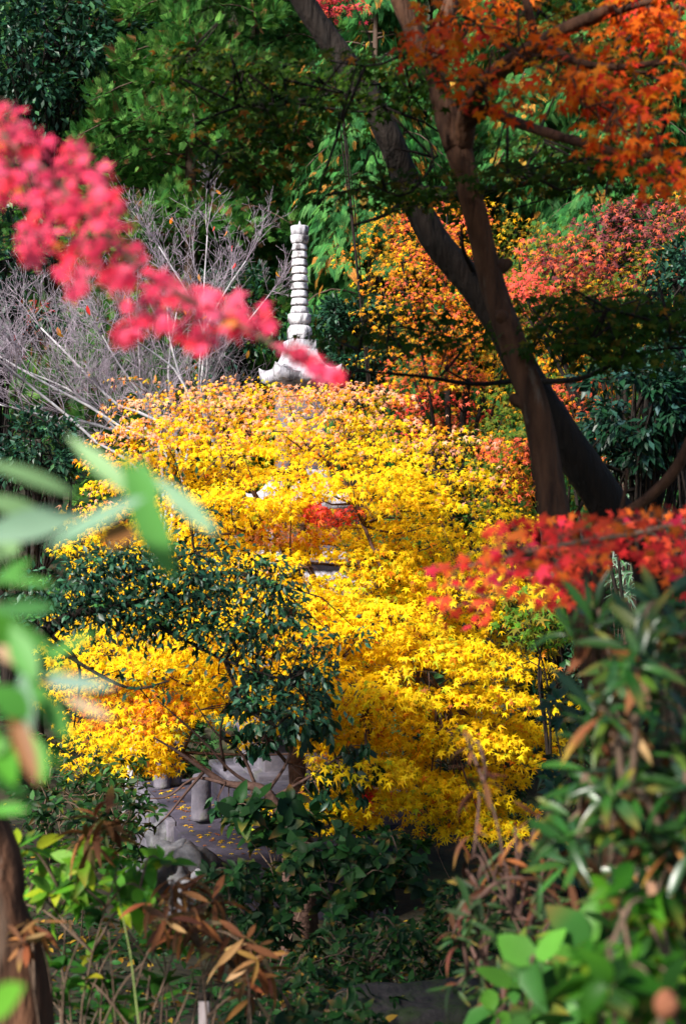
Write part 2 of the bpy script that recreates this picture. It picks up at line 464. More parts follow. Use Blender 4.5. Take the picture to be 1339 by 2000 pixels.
def box_uv(name, u0, u1, v0, v1, z0, z1, mat, parent=None, bevel=.015, origin=None):
    V = [UV(u, v, z) for z in (z0, z1) for (u, v) in ((u0, v1), (u1, v1), (u1, v0), (u0, v0))]
    Fc = [0, 1, 5, 4, 1, 2, 6, 5, 2, 3, 7, 6, 3, 0, 4, 7, 3, 2, 1, 0, 4, 5, 6, 7]
    o = link_mesh(name, V, Fc, [4] * 6, mat, parent, smooth=False, origin=origin)
    b = o.modifiers.new('bevel', 'BEVEL'); b.width = bevel; b.segments = 2
    return o

def lathe(name, prof, mat, parent, sides=40, petals=0, pdepth=0.0, pz=None, center=None):
    """prof = [(radius, z)]; optional carved lotus petals bulge the wall between pz[0] and pz[1]."""
    c = C if center is None else center
    a = np.arange(sides) * 2 * math.pi / sides; V = []
    for r, z in prof:
        k = np.ones(sides)
        if petals and pz[0] <= z <= pz[1]:
            k += pdepth * (np.abs(np.sin(a * petals / 2)) - .6)
        V.append(np.stack([c[0] + r * k * np.cos(a), c[1] + r * k * np.sin(a), np.full(sides, z)], 1))
    m = len(prof); i = np.arange(m - 1)[:, None] * sides; j = np.arange(sides)[None]; jn = (j + 1) % sides
    q = np.stack([i + j, i + jn, i + sides + jn, i + sides + j], -1).reshape(-1, 4)
    Fc = list(q.ravel()) + list(range(sides))[::-1] + [(m - 1) * sides + k for k in range(sides)]
    return link_mesh(name, np.concatenate(V), Fc, [4] * len(q) + [sides, sides], mat, parent, smooth=name not in ('ring', 'lotus_band', 'upper_lotus_band', 'jewel_cup'))

def roof(name, a_top, z_top, a_eave, z_eave, th, mat, parent, lift=.05, n=10, m=12):
    """Square roof with concave slopes, upturned corners and a thick eave."""
    V = []; Fc = []; Sz = []
    def ring(a, z, lf):
        out = []
        for s in range(4):
            for k in range(m):
                t = -1 + 2 * k / m
                u, v = [(t, 1), (1, -t), (-t, -1), (-1, t)][s]
                out.append(UV(u * a, v * a, z + lf * abs(t) ** 3))
        return out
    rings = []
    for i in range(n + 1):
        t = i / n
        a = a_top + (a_eave - a_top) * (t ** 1.5 * .8 + .2 * t); z = z_top + (z_eave - z_top) * (1 - (1 - t) ** 1.8)
        rings.append(ring(a, z, lift * t ** 3))
    rings.append(ring(a_eave * .985, z_eave - th, lift * .9))
    rings.append(ring(a_eave * .80, z_eave - th - .005, 0)); rings.append(ring(a_eave * .62, z_eave - th - .05, 0))
    k4 = 4 * m
    for i, r in enumerate(rings):
        V += r
        if i:
            for k in range(k4):
                Fc += [(i - 1) * k4 + k, i * k4 + k, i * k4 + (k + 1) % k4, (i - 1) * k4 + (k + 1) % k4]; Sz.append(4)
    Fc += list(range(k4)); Sz.append(k4); e = (len(rings) - 1) * k4; Fc += [e + k for k in range(k4)][::-1]; Sz.append(k4)
    o = link_mesh(name, V, Fc, Sz, mat, parent, smooth=False)
    return o

FLOOR = -3.16
pag = thing('stone_pagoda', (C[0], C[1], FLOOR), 'tall slim weathered white stone pagoda with a ringed finial rising above the yellow maple', 'pagoda')
fin = lathe('finial', [(17 * S15, zpix(664)), (17 * S15, zpix(640)), (.042, zpix(639)), (.036, zpix(470))], M_BARKD, pag)
lathe('finial_dome', [(23 * S15, zpix(666.5)), (24.5 * S15, zpix(660)), (24.5 * S15, zpix(648)), (23.5 * S15, zpix(642)), (20 * S15, zpix(637)), (15 * S15, zpix(635.5))], M_STONE, fin, 48, 8, .05, (zpix(661), zpix(641)))
lathe('lotus_band', [(17 * S15, zpix(635)), (20 * S15, zpix(632)), (22.6 * S15, zpix(627)), (23 * S15, zpix(621)), (23 * S15, zpix(615)), (22 * S15, zpix(614)), (14 * S15, zpix(613.6))], M_STONE, fin, 48, 10, .07, (zpix(633), zpix(620)))
nr = 9
for k in range(nr):
    yb = 611.5 - k * 15.35; r = (18.3 - 3.0 * k / (nr - 1)) * S15
    lathe('ring', [(r * .66, zpix(yb + 1.2)), (r * .97, zpix(yb)), (r, zpix(yb - 2)), (r * .90, zpix(yb - 9)), (r * .87, zpix(yb - 12.0)), (r * .60, zpix(yb - 13.2))], M_STONE, fin, 32)
lathe('upper_lotus_band', [(14 * S15, zpix(477)), (16 * S15, zpix(475)), (17.8 * S15, zpix(469)), (18 * S15, zpix(461)), (15 * S15, zpix(460))], M_STONE, fin, 40, 8, .08, (zpix(476), zpix(461)))
cup = lathe('jewel_cup', [(13 * S15, zpix(461.5)), (16.5 * S15, zpix(459)), (17.2 * S15, zpix(452)), (17.8 * S15, zpix(444)), (16.5 * S15, zpix(442)), (10 * S15, zpix(445)), (4 * S15, zpix(444)), (1.5 * S15, zpix(434)), (.3 * S15, zpix(431))], M_STONE_D, fin, 40, 10, .10, (zpix(460), zpix(442)))
frustum_stack('roof_neck', [(26.5 * S15, zpix(690)), (26.5 * S15, zpix(665.5))], M_STONE_D, pag, bevel=.006)
roof('roof', 28 * S15, zpix(683), 66 * S15, zpix(732), .10, M_STONE_D, pag, .10)
frustum_stack('upper_body', [(40 * S15, zpix(925)), (40 * S15, zpix(752))], M_STONE_G, pag)
roof('middle_roof', 46 * S15, zpix(918), 92 * S15, zpix(975), .14, M_STONE_D, pag, .09)
frustum_stack('middle_body', [(58 * S15, zpix(1092)), (58 * S15, zpix(990))], M_STONE_G, pag)
frustum_stack('cornice', [(70 * S15, zpix(1099)), (84 * S15, zpix(1092)), (84 * S15, zpix(1078)), (70 * S15, zpix(1076))], M_STONE, pag)
frustum_stack('lower_body', [(64 * S15, zpix(1290)), (64 * S15, zpix(1096))], M_STONE_G, pag)
roof('lower_roof', 66 * S15, zpix(1112), 118 * S15, zpix(1140), .14, M_STONE_D, pag, .07)
frustum_stack('lower_shaft', [(74 * S15, zpix(1460)), (74 * S15, zpix(1280))], M_STONE_G, pag)
frustum_stack('pedestal', [(104 * S15, -2.86), (108 * S15, -2.84), (108 * S15, -2.74), (94 * S15, -2.72), (94 * S15, -2.46), (108 * S15, -2.42), (108 * S15, -2.32), (80 * S15, -2.30)], M_STONE_G, pag)
plat = thing('stone_platform', UV(0, 0, -3.9), 'raised grey paved platform under the stone pagoda with a low stepped plinth', 'platform')
box_uv('paving', -1.46, 1.0, -1.7, .62, -3.9, FLOOR, M_PAVE, plat)
box_uv('front_paving', -1.50, .25, .635, 2.2, -3.9, FLOOR - .03, M_PAVE, plat)
box_uv('kerb', -1.56, -1.465, -1.7, .60, -3.9, FLOOR + .012, M_STONE_G, plat)
box_uv('plinth', -.80, .85, -.85, 1.45, FLOOR + .003, -2.87, M_PAVE, plat)
box_uv('plinth_cap', -.83, .88, -.88, 1.48, -2.87, -2.80, M_STONE_G, plat, .02)
box_uv('offering_slab', -.35, .35, 1.02, 1.32, -2.80, -2.45, M_STONE_G, plat, .02)

def stone_post(u, v, h, r, label, lean=(0, 0)):
    b = UV(u, v, FLOOR + .004)
    o = lathe('stone_post', [(r * 1.06, 0), (r, .03), (r * .97, h * .5), (r * .93, h - .04), (r * .8, h - .012), (r * .45, h), (.01, h + .004)], M_STONE_G, None, 20, center=np.zeros(3))
    o.location = tuple(b); o.rotation_euler = (lean[0], lean[1], 0)
    tag(o, label, 'post', 'round stone posts on the platform')
stone_post(-1.20, .55, .47, .105, 'round grey stone post nearest the viewer on the paved platform edge', (.03, .02))
stone_post(-1.30, -1.22, .60, .095, 'pale lit round stone post at the far left corner of the platform')
stone_post(-1.13, -1.36, .58, .085, 'darker round stone post just right of the pale corner post', (0, .03))

def rock(name, c, r, label, mat, cat='rock', group=None, sq=(1, 1, .75), seed=0):
    rg = np.random.default_rng(seed); nu, nv = 18, 12; V = []
    ph = rg.random(6) * 6; FAC = rg.normal(0, 1, (9, 3))
    for i in range(nv + 1):
        th = math.pi * i / nv
        for j in range(nu):
            a = 2 * math.pi * j / nu
            dx = np.array([math.sin(th) * math.cos(a), math.sin(th) * math.sin(a), math.cos(th)])
            k = 1 + .16 * math.sin(2.2 * dx[0] * 2 + ph[0]) + .13 * math.sin(3.1 * dx[1] * 2 + ph[1]) + .12 * math.sin(4 * dx[2] + ph[2]) + .05 * math.sin(9 * dx[0] + ph[3]) + .05 * math.sin(8 * dx[1] - 5 * dx[2] + ph[4])
            dd = np.sign(dx) * np.abs(dx) ** .8
            cut = max(abs(dx @ nz(rg0)) for rg0 in FAC); V.append(dd * k * r * np.array(sq) / max(cut, .8) ** 1.6)
    Fc = []; Sz = []
    for i in range(nv):
        for j in range(nu):
            Fc += [i * nu + j, (i + 1) * nu + j, (i + 1) * nu + (j + 1) % nu, i * nu + (j + 1) % nu]; Sz.append(4)
    o = link_mesh(name, V, Fc, Sz, mat, None); o.location = tuple(c); o.rotation_euler = (0, 0, float(rg.random() * 6))
    return tag(o, label, cat, group)

for i, (px, py, d, r, s) in enumerate([
        (322, 1618, 14.6, .17, 'broad pale boulder directly below the platform kerb'),
        (343, 1652, 13.8, .15, 'narrow upright bluish stone below the platform corner'),
        (386, 1668, 12.9, .19, 'rounded light grey boulder in front of the platform corner'),
        (356, 1700, 12.7, .16, 'smaller stone at the foot of the rounded boulder'),
        (310, 1700, 12.6, .20, 'dim boulder at the left end of the stone pile'),
        (402, 1722, 12.2, .17, 'angular stone lowest on the right of the pile'),
        (372, 1745, 11.9, .18, 'lowest stone of the pile half hidden by leaves')]):
    rock('boulder', P(px - 10, py + 14, d), r * .72, s, M_ROCK, group='boulders heaped below the platform edge', sq=(1, .9, .95), seed=i + 3)
rock('mossy_rock', P(830, 1990, 6.9), .24, 'wide dark mossy rock at the bottom of the slope', M_MOSS, sq=(1.3, 1, .5), seed=31)
rock('mossy_rock', P(930, 1975, 7.4), .15, 'small flat moss-topped stone right of the wide dark rock', M_MOSS, sq=(1.2, 1, .4), seed=33)

st = thing('wooden_stake', (*P(399, 2000, 4.8)[:2], float(ground_z(P(399, 0, 4.8)[0], 4.8))), 'slim grey square stake with a dark cap among the withered leaves', 'stake')
sx, sy = st.location.x, st.location.y; zt = P(0, 1952, 4.8)[2]; zb = st.location.z - .1
def sqpost(name, hw, z0, z1, mat, tip=0):
    V = [(sx + a * hw, sy + b * hw, z) for z in (z0, z1) for a, b in ((-1, -1), (1, -1), (1, 1), (-1, 1))]
    Fc = [0, 1, 5, 4, 1, 2, 6, 5, 2, 3, 7, 6, 3, 0, 4, 7, 3, 2, 1, 0]; Sz = [4] * 5
    V.append((sx, sy, z1 + tip))
    for k in range(4): Fc += [4 + k, 4 + (k + 1) % 4, 8]; Sz.append(3)
    return link_mesh(name, V, Fc, Sz, mat, st, smooth=False)
sqpost('post', .017, zb, zt, M_WOOD, .001); sqpost('cap', .020, zt + .002, zt + .018, M_BARKD, .012)

# ------------------------------------------------------------------ yellow maple in front of the pagoda
YPOLY = [(205, 900), (245, 820), (330, 745), (430, 755), (500, 745), (560, 762), (650, 765), (720, 778), (765, 830), (880, 850), (955, 930), (900, 985), (985, 1040), (950, 1070),
         (1000, 1140), (1010, 1240), (1040, 1330), (1040, 1440), (990, 1530), (985, 1630), (870, 1640), (790, 1560), (700, 1600), (600, 1630), (560, 1580), (640, 1500), (560, 1420),
         (420, 1360), (330, 1480), (200, 1510), (125, 1440), (130, 1250), (165, 1080), (165, 980)]
YPOLY = [(585 + (a - 585) * (.89 if a < 585 else .95), 1172 + (b - 1180) * (.99 if b < 1180 else .985)) for a, b in YPOLY]
def ycol(x, y, N):
    c = pal([YEL, YEL2, GOLD], [.5, .32, .18], N, .09)
    u = rng.random(N)
    top = np.clip((900 - y) / 130, 0, 1) * .95 + np.clip((330 - x) / 140, 0, 1) * np.clip((1050 - y) / 150, 0, 1) * .6 + np.clip((x - 820) / 90, 0, 1) * np.clip((1000 - y) / 120, 0, 1) * .6
    k = u < top * .9; c[k] = pal([PINKO, ORA, GOLD], [.60, .22, .18], k.sum(), .12)
    k = (((x - 250) / 130) ** 2 + ((y - 1385) / 50) ** 2 < 1) & (rng.random(N) < .65); c[k] = pal([ORA, BRN, GOLD], [.4, .3, .3], k.sum())
    k = (((x - 650) / 62) ** 2 + ((y - 1003) / 26) ** 2 < 1) & (rng.random(N) < .92); c[k] = pal([(.80, .06, .05), (.82, .13, .03)], [.7, .3], k.sum())
    k = (((x - 560) / 120) ** 2 + ((y - 1045) / 22) ** 2 < 1) & (rng.random(N) < .5); c[k] = pal([PINKO, ORA], [.4, .6], k.sum())
    k = (((x - 715) / 16) ** 2 + ((y - 1550) / 18) ** 2 < 1); c[k] = pal([ORA, RED], [.6, .4], k.sum())
    k = (rng.random(N) < .05 + .16 * ((y > 1080) & (y < 1180) & (x > 650) & (x < 780))); c[k] = pal([LIME], [1], k.sum())
    k = rng.random(N) < .035; c[k] = pal([BRN, ORA], [.5, .5], k.sum())
    return c
yb = np.array([P(600, 0, 12.8)[0], 12.8, 0.0]); yb[2] = ground_z(yb[0], yb[1])
maple('yellow_maple', 'large bright golden yellow maple in full leaf in front of the stone pagoda', YPOLY, 10.7, 13.4, 245, 140, .064, 265, ycol, yb,
      trunk_pts=[yb - [0, 0, .1], P(575, 1400, 12.7), P(560, 1200, 12.6), P(590, 1090, 12.7), P(600, 960, 12.7), P(560, 860, 12.8)], trunk_r=.085, bark=M_RED_BARK, limbs=16, mat=M_YEL, bulge=.45, wide=.84, thick=.21, szfn=lambda x, y: np.clip(.72 + .28 * (y - 800) / 500, .7, 1.0), dfn=lambda x, y: -1.8 * np.clip((y - 1150) / 400, 0, 1) * np.clip((x - 500) / 200, 0, 1),
      gaps=[(625, 1108, 62, 24), (655, 985, 52, 13), (680, 942, 26, 10), (905, 1010, 34, 13), (840, 1322, 44, 26), (565, 1195, 26, 22), (1000, 1180, 30, 40), (880, 1490, 60, 26), (590, 1025, 14, 12), (500, 965, 40, 14), (540, 1510, 90, 90), (400, 1480, 75, 110)],
      extra_pads=[(358, 1470, 12, 34, 16), (360, 1495, 12, 38, 20), (358, 1510, 12, 30, 14), (255, 740, 13.2, 70, 25), (730, 1180, 11.2, 130, 90), (480, 1210, 12.6, 150, 120), (300, 1290, 12.4, 150, 120), (430, 1300, 12.4, 150, 110), (200, 1300, 12.2, 140, 100), (560, 1300, 12.3, 130, 90), (210, 1300, 13.6, 170, 110), (260, 1380, 13.6, 200, 110), (330, 1300, 13.8, 220, 120), (190, 1250, 13.4, 160, 110), (230, 1180, 13.8, 180, 110), (540, 965, 11.6, 150, 120), (600, 930, 11.5, 140, 110), (690, 985, 11.3, 110, 60)])

# ------------------------------------------------------------------ bare grey trees left of the pagoda
def bare_tree(label, base, stems, ntw, group, leafn=0, seed=1):
    global rng
    keep = rng; rng = np.random.default_rng(seed)
    t = thing('bare_tree', base, label, 'bare tree', group)
    T = Tubes(); B = Tubes(); ends = []
    base = np.array(base)
    def grow(p, dv, ln, r, lev):
        k = 5 if lev < 2 else 4
        pts = [p]; dcur = dv.copy()
        for i in range(k - 1):
            dcur = nz((dcur + rnd(1, .085)[0] + np.array([0, 0, .03]))); pts.append(pts[-1] + dcur * ln / (k - 1))
        B.add(pts, r, max(r * .38, .0016), 4 if lev < 2 else 3)
        if lev >= 3: ends.append(pts[-1]); return
        for i in range({0: 6, 1: 5, 2: 3}[lev]):
            s = pts[rng.integers(1, k)] if i else pts[-1]
            nd = nz(dcur * .8 + rnd(1, .42)[0] + np.array([0, -.05, .10]))
            grow(s, nd, ln * rng.uniform(.45, .72), r * .58, lev + 1)
    for st in stems:
        pts = [base - [0, 0, .1]] + [P(*s) for s in st]
        tp = T.add(pts, .025, .009, 7, 18, .05)
        dv = nz(tp[-1] - tp[-4])
        grow(tp[-1], dv, .48, .007, 0)
        for i in range(ntw):
            j = rng.integers(6, 18)
            grow(tp[j], nz(dv * .7 + rnd(1, .42)[0] + np.array([0, 0, .22])), rng.uniform(.35, .75), .0068, 0 if rng.random() < .5 else 1)
    T.build('trunk', M_BARKG, t); B.build('branches', M_TWIG, t)
    if leafn:
        L = Leaves(); e = np.array(ends)[rng.integers(0, len(ends), leafn)]
        L.add(OVAL, e, np.array([0, 0, -1.0]) + rnd(leafn, .4), rnd(leafn), .10 * rng.uniform(.7, 1.2, leafn), pal([ORA, RED, (.75, .3, .03)], [.4, .35, .25], leafn))
        tag(L.build('last_leaves', M_LEAF, t), 'few remaining orange leaves')
    rng = keep
def gb(px, d): x = (px - 669.5) / F * d; return (x, d, float(ground_z(x, d)))
BG = 'bare grey trees left of the pagoda'
bare_tree('bare white-stemmed tree leaning left behind the yellow maple, its twigs reaching the left picture edge', gb(235, 16.6),
          [[(300, 1010, 16.5), (172, 850, 16.4), (55, 750, 16.2), (-10, 695, 16)], [(340, 960, 16.5), (228, 830, 16.5), (70, 738, 16.4), (-10, 690, 16.5)], [(320, 920, 16.7), (200, 835, 16.8), (100, 815, 16.6), (0, 790, 16.3)], [(360, 930, 16.7), (215, 780, 16.7), (130, 690, 16.8), (80, 640, 16.9)],
           [(330, 930, 16.8), (240, 850, 16.8), (150, 770, 16.7), (40, 720, 16.6)]], 11, BG, 12, 3)
bare_tree('bare pale tree with several upright white stems behind the pink maple spray', gb(245, 17.4),
          [[(330, 1060, 17.4), (345, 860, 17.3), (295, 795, 17.3), (235, 715, 17.2), (200, 655, 17.2)], [(330, 1060, 17.4), (330, 870, 17.4), (285, 795, 17.4), (272, 700, 17.5), (270, 620, 17.6)], [(330, 1060, 17.4), (380, 820, 17.4), (350, 730, 17.4), (332, 660, 17.4), (327, 600, 17.4)], [(330, 1060, 17.4), (375, 830, 17.3), (350, 735, 17.3), (300, 690, 17.1), (240, 650, 16.8)], [(330, 1060, 17.4), (345, 860, 17.6), (330, 750, 17.6), (332, 690, 17.6), (345, 610, 17.8)]], 8, BG, 14, 5)
bare_tree('tall bare grey tree with a fan of twigs just left of the pagoda finial', gb(510, 18.6),
          [[(455, 1000, 18.6), (395, 800, 18.5), (390, 725, 18.5), (400, 650, 18.5), (440, 570, 18.5), (480, 510, 18.5)], [(455, 1000, 18.6), (400, 800, 18.6), (405, 700, 18.5), (380, 600, 18.4), (310, 480, 18.4)], [(455, 1000, 18.6), (395, 800, 18.7), (400, 680, 18.8), (398, 580, 18.8), (405, 460, 18.8)], [(455, 1000, 18.6), (410, 800, 18.6), (430, 700, 18.6), (475, 640, 18.4), (515, 590, 18.3)]], 8, BG, 30, 8)

# ------------------------------------------------------------------ conifers on the hillside
def conifer_proto(H, R, crown_from, nbr, per, frond, tpl, droop, cols, wts, seed, tipup=0.0):
    global rng
    keep = rng; rng = np.random.default_rng(seed)
    T = Tubes(); tp = T.add([(0, 0, -.4), (rng.normal(0, .05), rng.normal(0, .05), H * .5), (0, 0, H)], .17, .03, 9, 14, .05, flare=.4)
    B = Tubes(); L = Leaves()
    for i in range(nbr):
        h = H * (crown_from + (1 - crown_from) * ((i + rng.random()) / nbr))
        f = (H - h) / (H * (1 - crown_from)); ln = R * (.25 + .75 * f ** .7) * rng.uniform(.65, 1.1)
        a = rng.random() * 6.283; o = np.array([math.cos(a), math.sin(a), 0])
        s = np.array([0, 0, h]); pts = catmull([s, s + o * ln * .5 + [0, 0, .05 * ln], s + o * ln + [0, 0, -droop * ln]], 8)
        B.add(pts, .025, .006, 4)
        n = int(per * ln / R * rng.uniform(.8, 1.2)) + 4
        k = rng.uniform(.06, 1.0, n) ** .8; ki = k * 7; i0 = np.clip(ki.astype(int), 0, 6); fr = (ki - i0)[:, None]
        c = pts[i0] * (1 - fr) + pts[i0 + 1] * fr
        side = np.cross(o, [0, 0, 1]); lat = rng.normal(0, .16 * ln, n) * (1.2 - .6 * k)
        pos = c + side * lat[:, None] + rnd(n, .05) + np.array([0, 0, -1.0]) * (np.abs(lat) * .35)[:, None]
        if tipup > .9:
            tuf = pos[rng.integers(0, n, max(4, n // 9))] + [0, 0, .05]; wh = rng.integers(0, len(tuf), n); v = nz(rnd(n)); pos = tuf[wh] + v * .07
        tip = (v * .8 + o * .4 + np.array([0, 0, .25])) if tipup > .9 else o * .75 + side * (np.sign(lat) * .5 * rng.random(n))[:, None] + np.array([0, 0, -.75 + tipup]) + rnd(n, .28)
        nrm = np.array([0, 0, .8]) + o * .8 + rnd(n, .35)
        L.add(tpl, pos, tip, nrm, frond * rng.uniform(.6, 1.25, n), pal(cols, wts, n, .2), rng.uniform(.4, 1.8, n))
    rng = keep
    return (T, B, L)
PROTO = {}
def conifer(key, label, px, d, scale, rotz, name, group, zoff=0.0):
    x = (px - 669.5) / F * d
    t = thing(name, (0, 0, 0), label, 'conifer', group)
    if key not in PROTO:
        T, B, L = conifer_proto(*KINDS[key]); PROTO[key] = [T.build('trunk', M_CEDAR_BARK, t, (0, 0, 0)), B.build('branches', M_CEDAR_BARK, t, (0, 0, 0)), L.build('crown', M_NEEDLE, t, (0, 0, 0))]
    else:
        for o in PROTO[key]:
            c = o.copy(); COL.objects.link(c); c.parent = t
    t.location = (x, d, float(ground_z(x, d)) + zoff); t.rotation_euler = (0, 0, rotz); t.scale = (scale,) * 3
HIN = [(.022, .105, .026), (.040, .155, .036), (.075, .215, .048), (.42, .19, .03)]
KINDS = {
    'cypress': (10.5, 2.4, .12, 125, 230, .22, FROND, .38, HIN, [.34, .36, .22, .08], 21),
    'cypress2': (11.5, 2.6, .08, 130, 230, .22, FROND, .45, HIN, [.40, .38, .18, .04], 22),
    'cedar': (11.5, 2.8, .10, 130, 330, .17, CEDAR, .22, [(.022, .095, .016), (.048, .15, .024), (.10, .235, .042), (.18, .08, .035)], [.34, .36, .25, .05], 23, 1.05),
}
CG = 'tall conifers on the hillside'
for a in [('cedar', 'yellowish green cedar with bushy tufts right of the dark glossy evergreen', 370, 23.0, 1.0, .3, 'cedar_tree'),
          ('cedar', 'green cedar directly above the pink maple bough, left of the yellowish cedar', 215, 25.0, .95, 1.4, 'cedar_tree'),
          ('cedar', 'shaded cedar standing behind the tall bare grey tree', 500, 25.0, 1.0, 2.1, 'cedar_tree'),
          ('cedar', 'dim cedar behind the dark glossy evergreen at the top left', 150, 31, 1.1, 4.0, 'cedar_tree'),
          ('cypress', 'bright green cypress with orange tipped hanging sprays right behind the pagoda finial', 735, 21.5, .92, 1.0, 'cypress_tree'),
          ('cypress2', 'tall green cypress seen between the two crossing maple trunks', 840, 25.0, 1.0, 2.6, 'cypress_tree'),
          ('cypress', 'green cypress behind the orange maple leaves, right of the pale brown trunk', 1040, 23.5, 1.0, 3.9, 'cypress_tree'),
          ('cypress2', 'fresh green cypress above the purple red maple', 1205, 21.0, .85, 5.2, 'cypress_tree'),
          ('cypress', 'rightmost cypress of the hillside, at the right picture edge', 1360, 25.0, 1.0, .7, 'cypress_tree'),
          ('cypress2', 'farther cypress filling the gap left of the leaning dark trunk', 600, 31.0, 1.15, 1.6, 'cypress_tree'),
          ('cedar', 'far cedar high on the slope at the left picture edge', -20, 36, 1.2, 5.0, 'cedar_tree'),
          ('cedar', 'far cedar between the yellowish cedar and the dark evergreen', 255, 36, 1.2, 2.9, 'cedar_tree'),
          ('cypress', 'far cypress high behind the fork of the pale brown trunk', 930, 34, 1.2, .2, 'cypress_tree'),
          ('cypress2', 'far cypress in the upper right corner behind the orange leaves', 1230, 34, 1.2, 3.2, 'cypress_tree')]:
    conifer(*a, CG)

# ------------------------------------------------------------------ broad-leaved evergreens
def broadleaf(name, label, px, py, d, rx, ry, nclump, per, leaf, cols, wts, base=None, cat='evergreen tree', tpl=None, mat=None, bark=None, r=.1, rd=None, group=None, droop=.2, shell=.55, csz=.17):
    c = P(px, py, d); RX = rx * d / F; RZ = ry * d / F; RY = rd or RX
    if base is None: base = (c[0] + .1, d, float(ground_z(c[0], d)))
    base = np.array(base, float)
    t = thing(name, base, label, cat, group)
    u = nz(rnd(nclump)); rad = (shell + (1 - shell) * rng.random(nclump))[:, None]
    cc = c + u * rad * np.array([RX, RY, RZ]) * (1 + .12 * rnd(nclump))
    T = Tubes(); tp = T.add([base - [0, 0, .2], base * .5 + c * .5 + rnd(1, .1)[0], c + [0, 0, RZ * .3]], r, r * .4, 9, 14, .06, flare=.4)
    T.build('trunk', bark or M_BARKD, t)
    B = Tubes(); L = Leaves()
    for k in range(nclump):
        s = tp[rng.integers(6, 14)]
        B.add([s, s * .5 + cc[k] * .5 + rnd(1, .12)[0], cc[k]], r * .2, .004, 4, 6)
        cr = csz * 2 * RX * rng.uniform(.6, 1.2)
        n = int(per * rng.uniform(.7, 1.3)); v = nz(rnd(n)) * (rng.random(n) ** .4)[:, None]
        pos = cc[k] + v * cr * np.array([1, 1, .62])
        tip = v * .8 + u[k] * .4 + np.array([0, 0, -droop]) + rnd(n, .35); nrm = np.array([0, -.2, .9]) + v * .5 + rnd(n, .35)
        L.add(tpl or GLOSSY, pos, tip, nrm, leaf * rng.uniform(.6, 1.2, n), pal(cols, wts, n, .22), rng.uniform(.3, 1.8, n))
    B.build('branches', bark or M_BARKD, t); L.build('crown', mat or M_WAX, t)
    return t
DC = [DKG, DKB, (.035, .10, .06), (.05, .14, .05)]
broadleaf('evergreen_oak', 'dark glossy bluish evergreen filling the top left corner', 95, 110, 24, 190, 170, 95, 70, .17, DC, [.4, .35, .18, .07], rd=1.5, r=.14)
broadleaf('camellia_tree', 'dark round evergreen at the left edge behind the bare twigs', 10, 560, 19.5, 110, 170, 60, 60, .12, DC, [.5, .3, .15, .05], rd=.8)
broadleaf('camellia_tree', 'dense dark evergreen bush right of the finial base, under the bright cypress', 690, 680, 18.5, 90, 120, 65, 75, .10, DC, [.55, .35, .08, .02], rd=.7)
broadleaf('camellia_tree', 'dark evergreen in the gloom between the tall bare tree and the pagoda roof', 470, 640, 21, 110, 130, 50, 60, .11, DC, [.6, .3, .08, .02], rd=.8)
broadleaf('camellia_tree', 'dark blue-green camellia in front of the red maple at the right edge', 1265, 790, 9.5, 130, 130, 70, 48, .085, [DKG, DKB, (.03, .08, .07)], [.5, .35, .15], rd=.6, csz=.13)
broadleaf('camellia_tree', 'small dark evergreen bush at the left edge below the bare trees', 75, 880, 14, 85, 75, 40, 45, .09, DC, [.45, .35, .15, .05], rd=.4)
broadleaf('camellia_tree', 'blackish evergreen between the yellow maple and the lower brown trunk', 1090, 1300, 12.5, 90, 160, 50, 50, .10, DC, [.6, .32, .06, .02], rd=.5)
broadleaf('camellia_tree', 'dark evergreen hanging low at the right edge below the upper cypresses', 1330, 580, 13, 90, 110, 40, 42, .09, [DKG, DKB, (.03, .09, .06)], [.5, .35, .15], rd=.5)

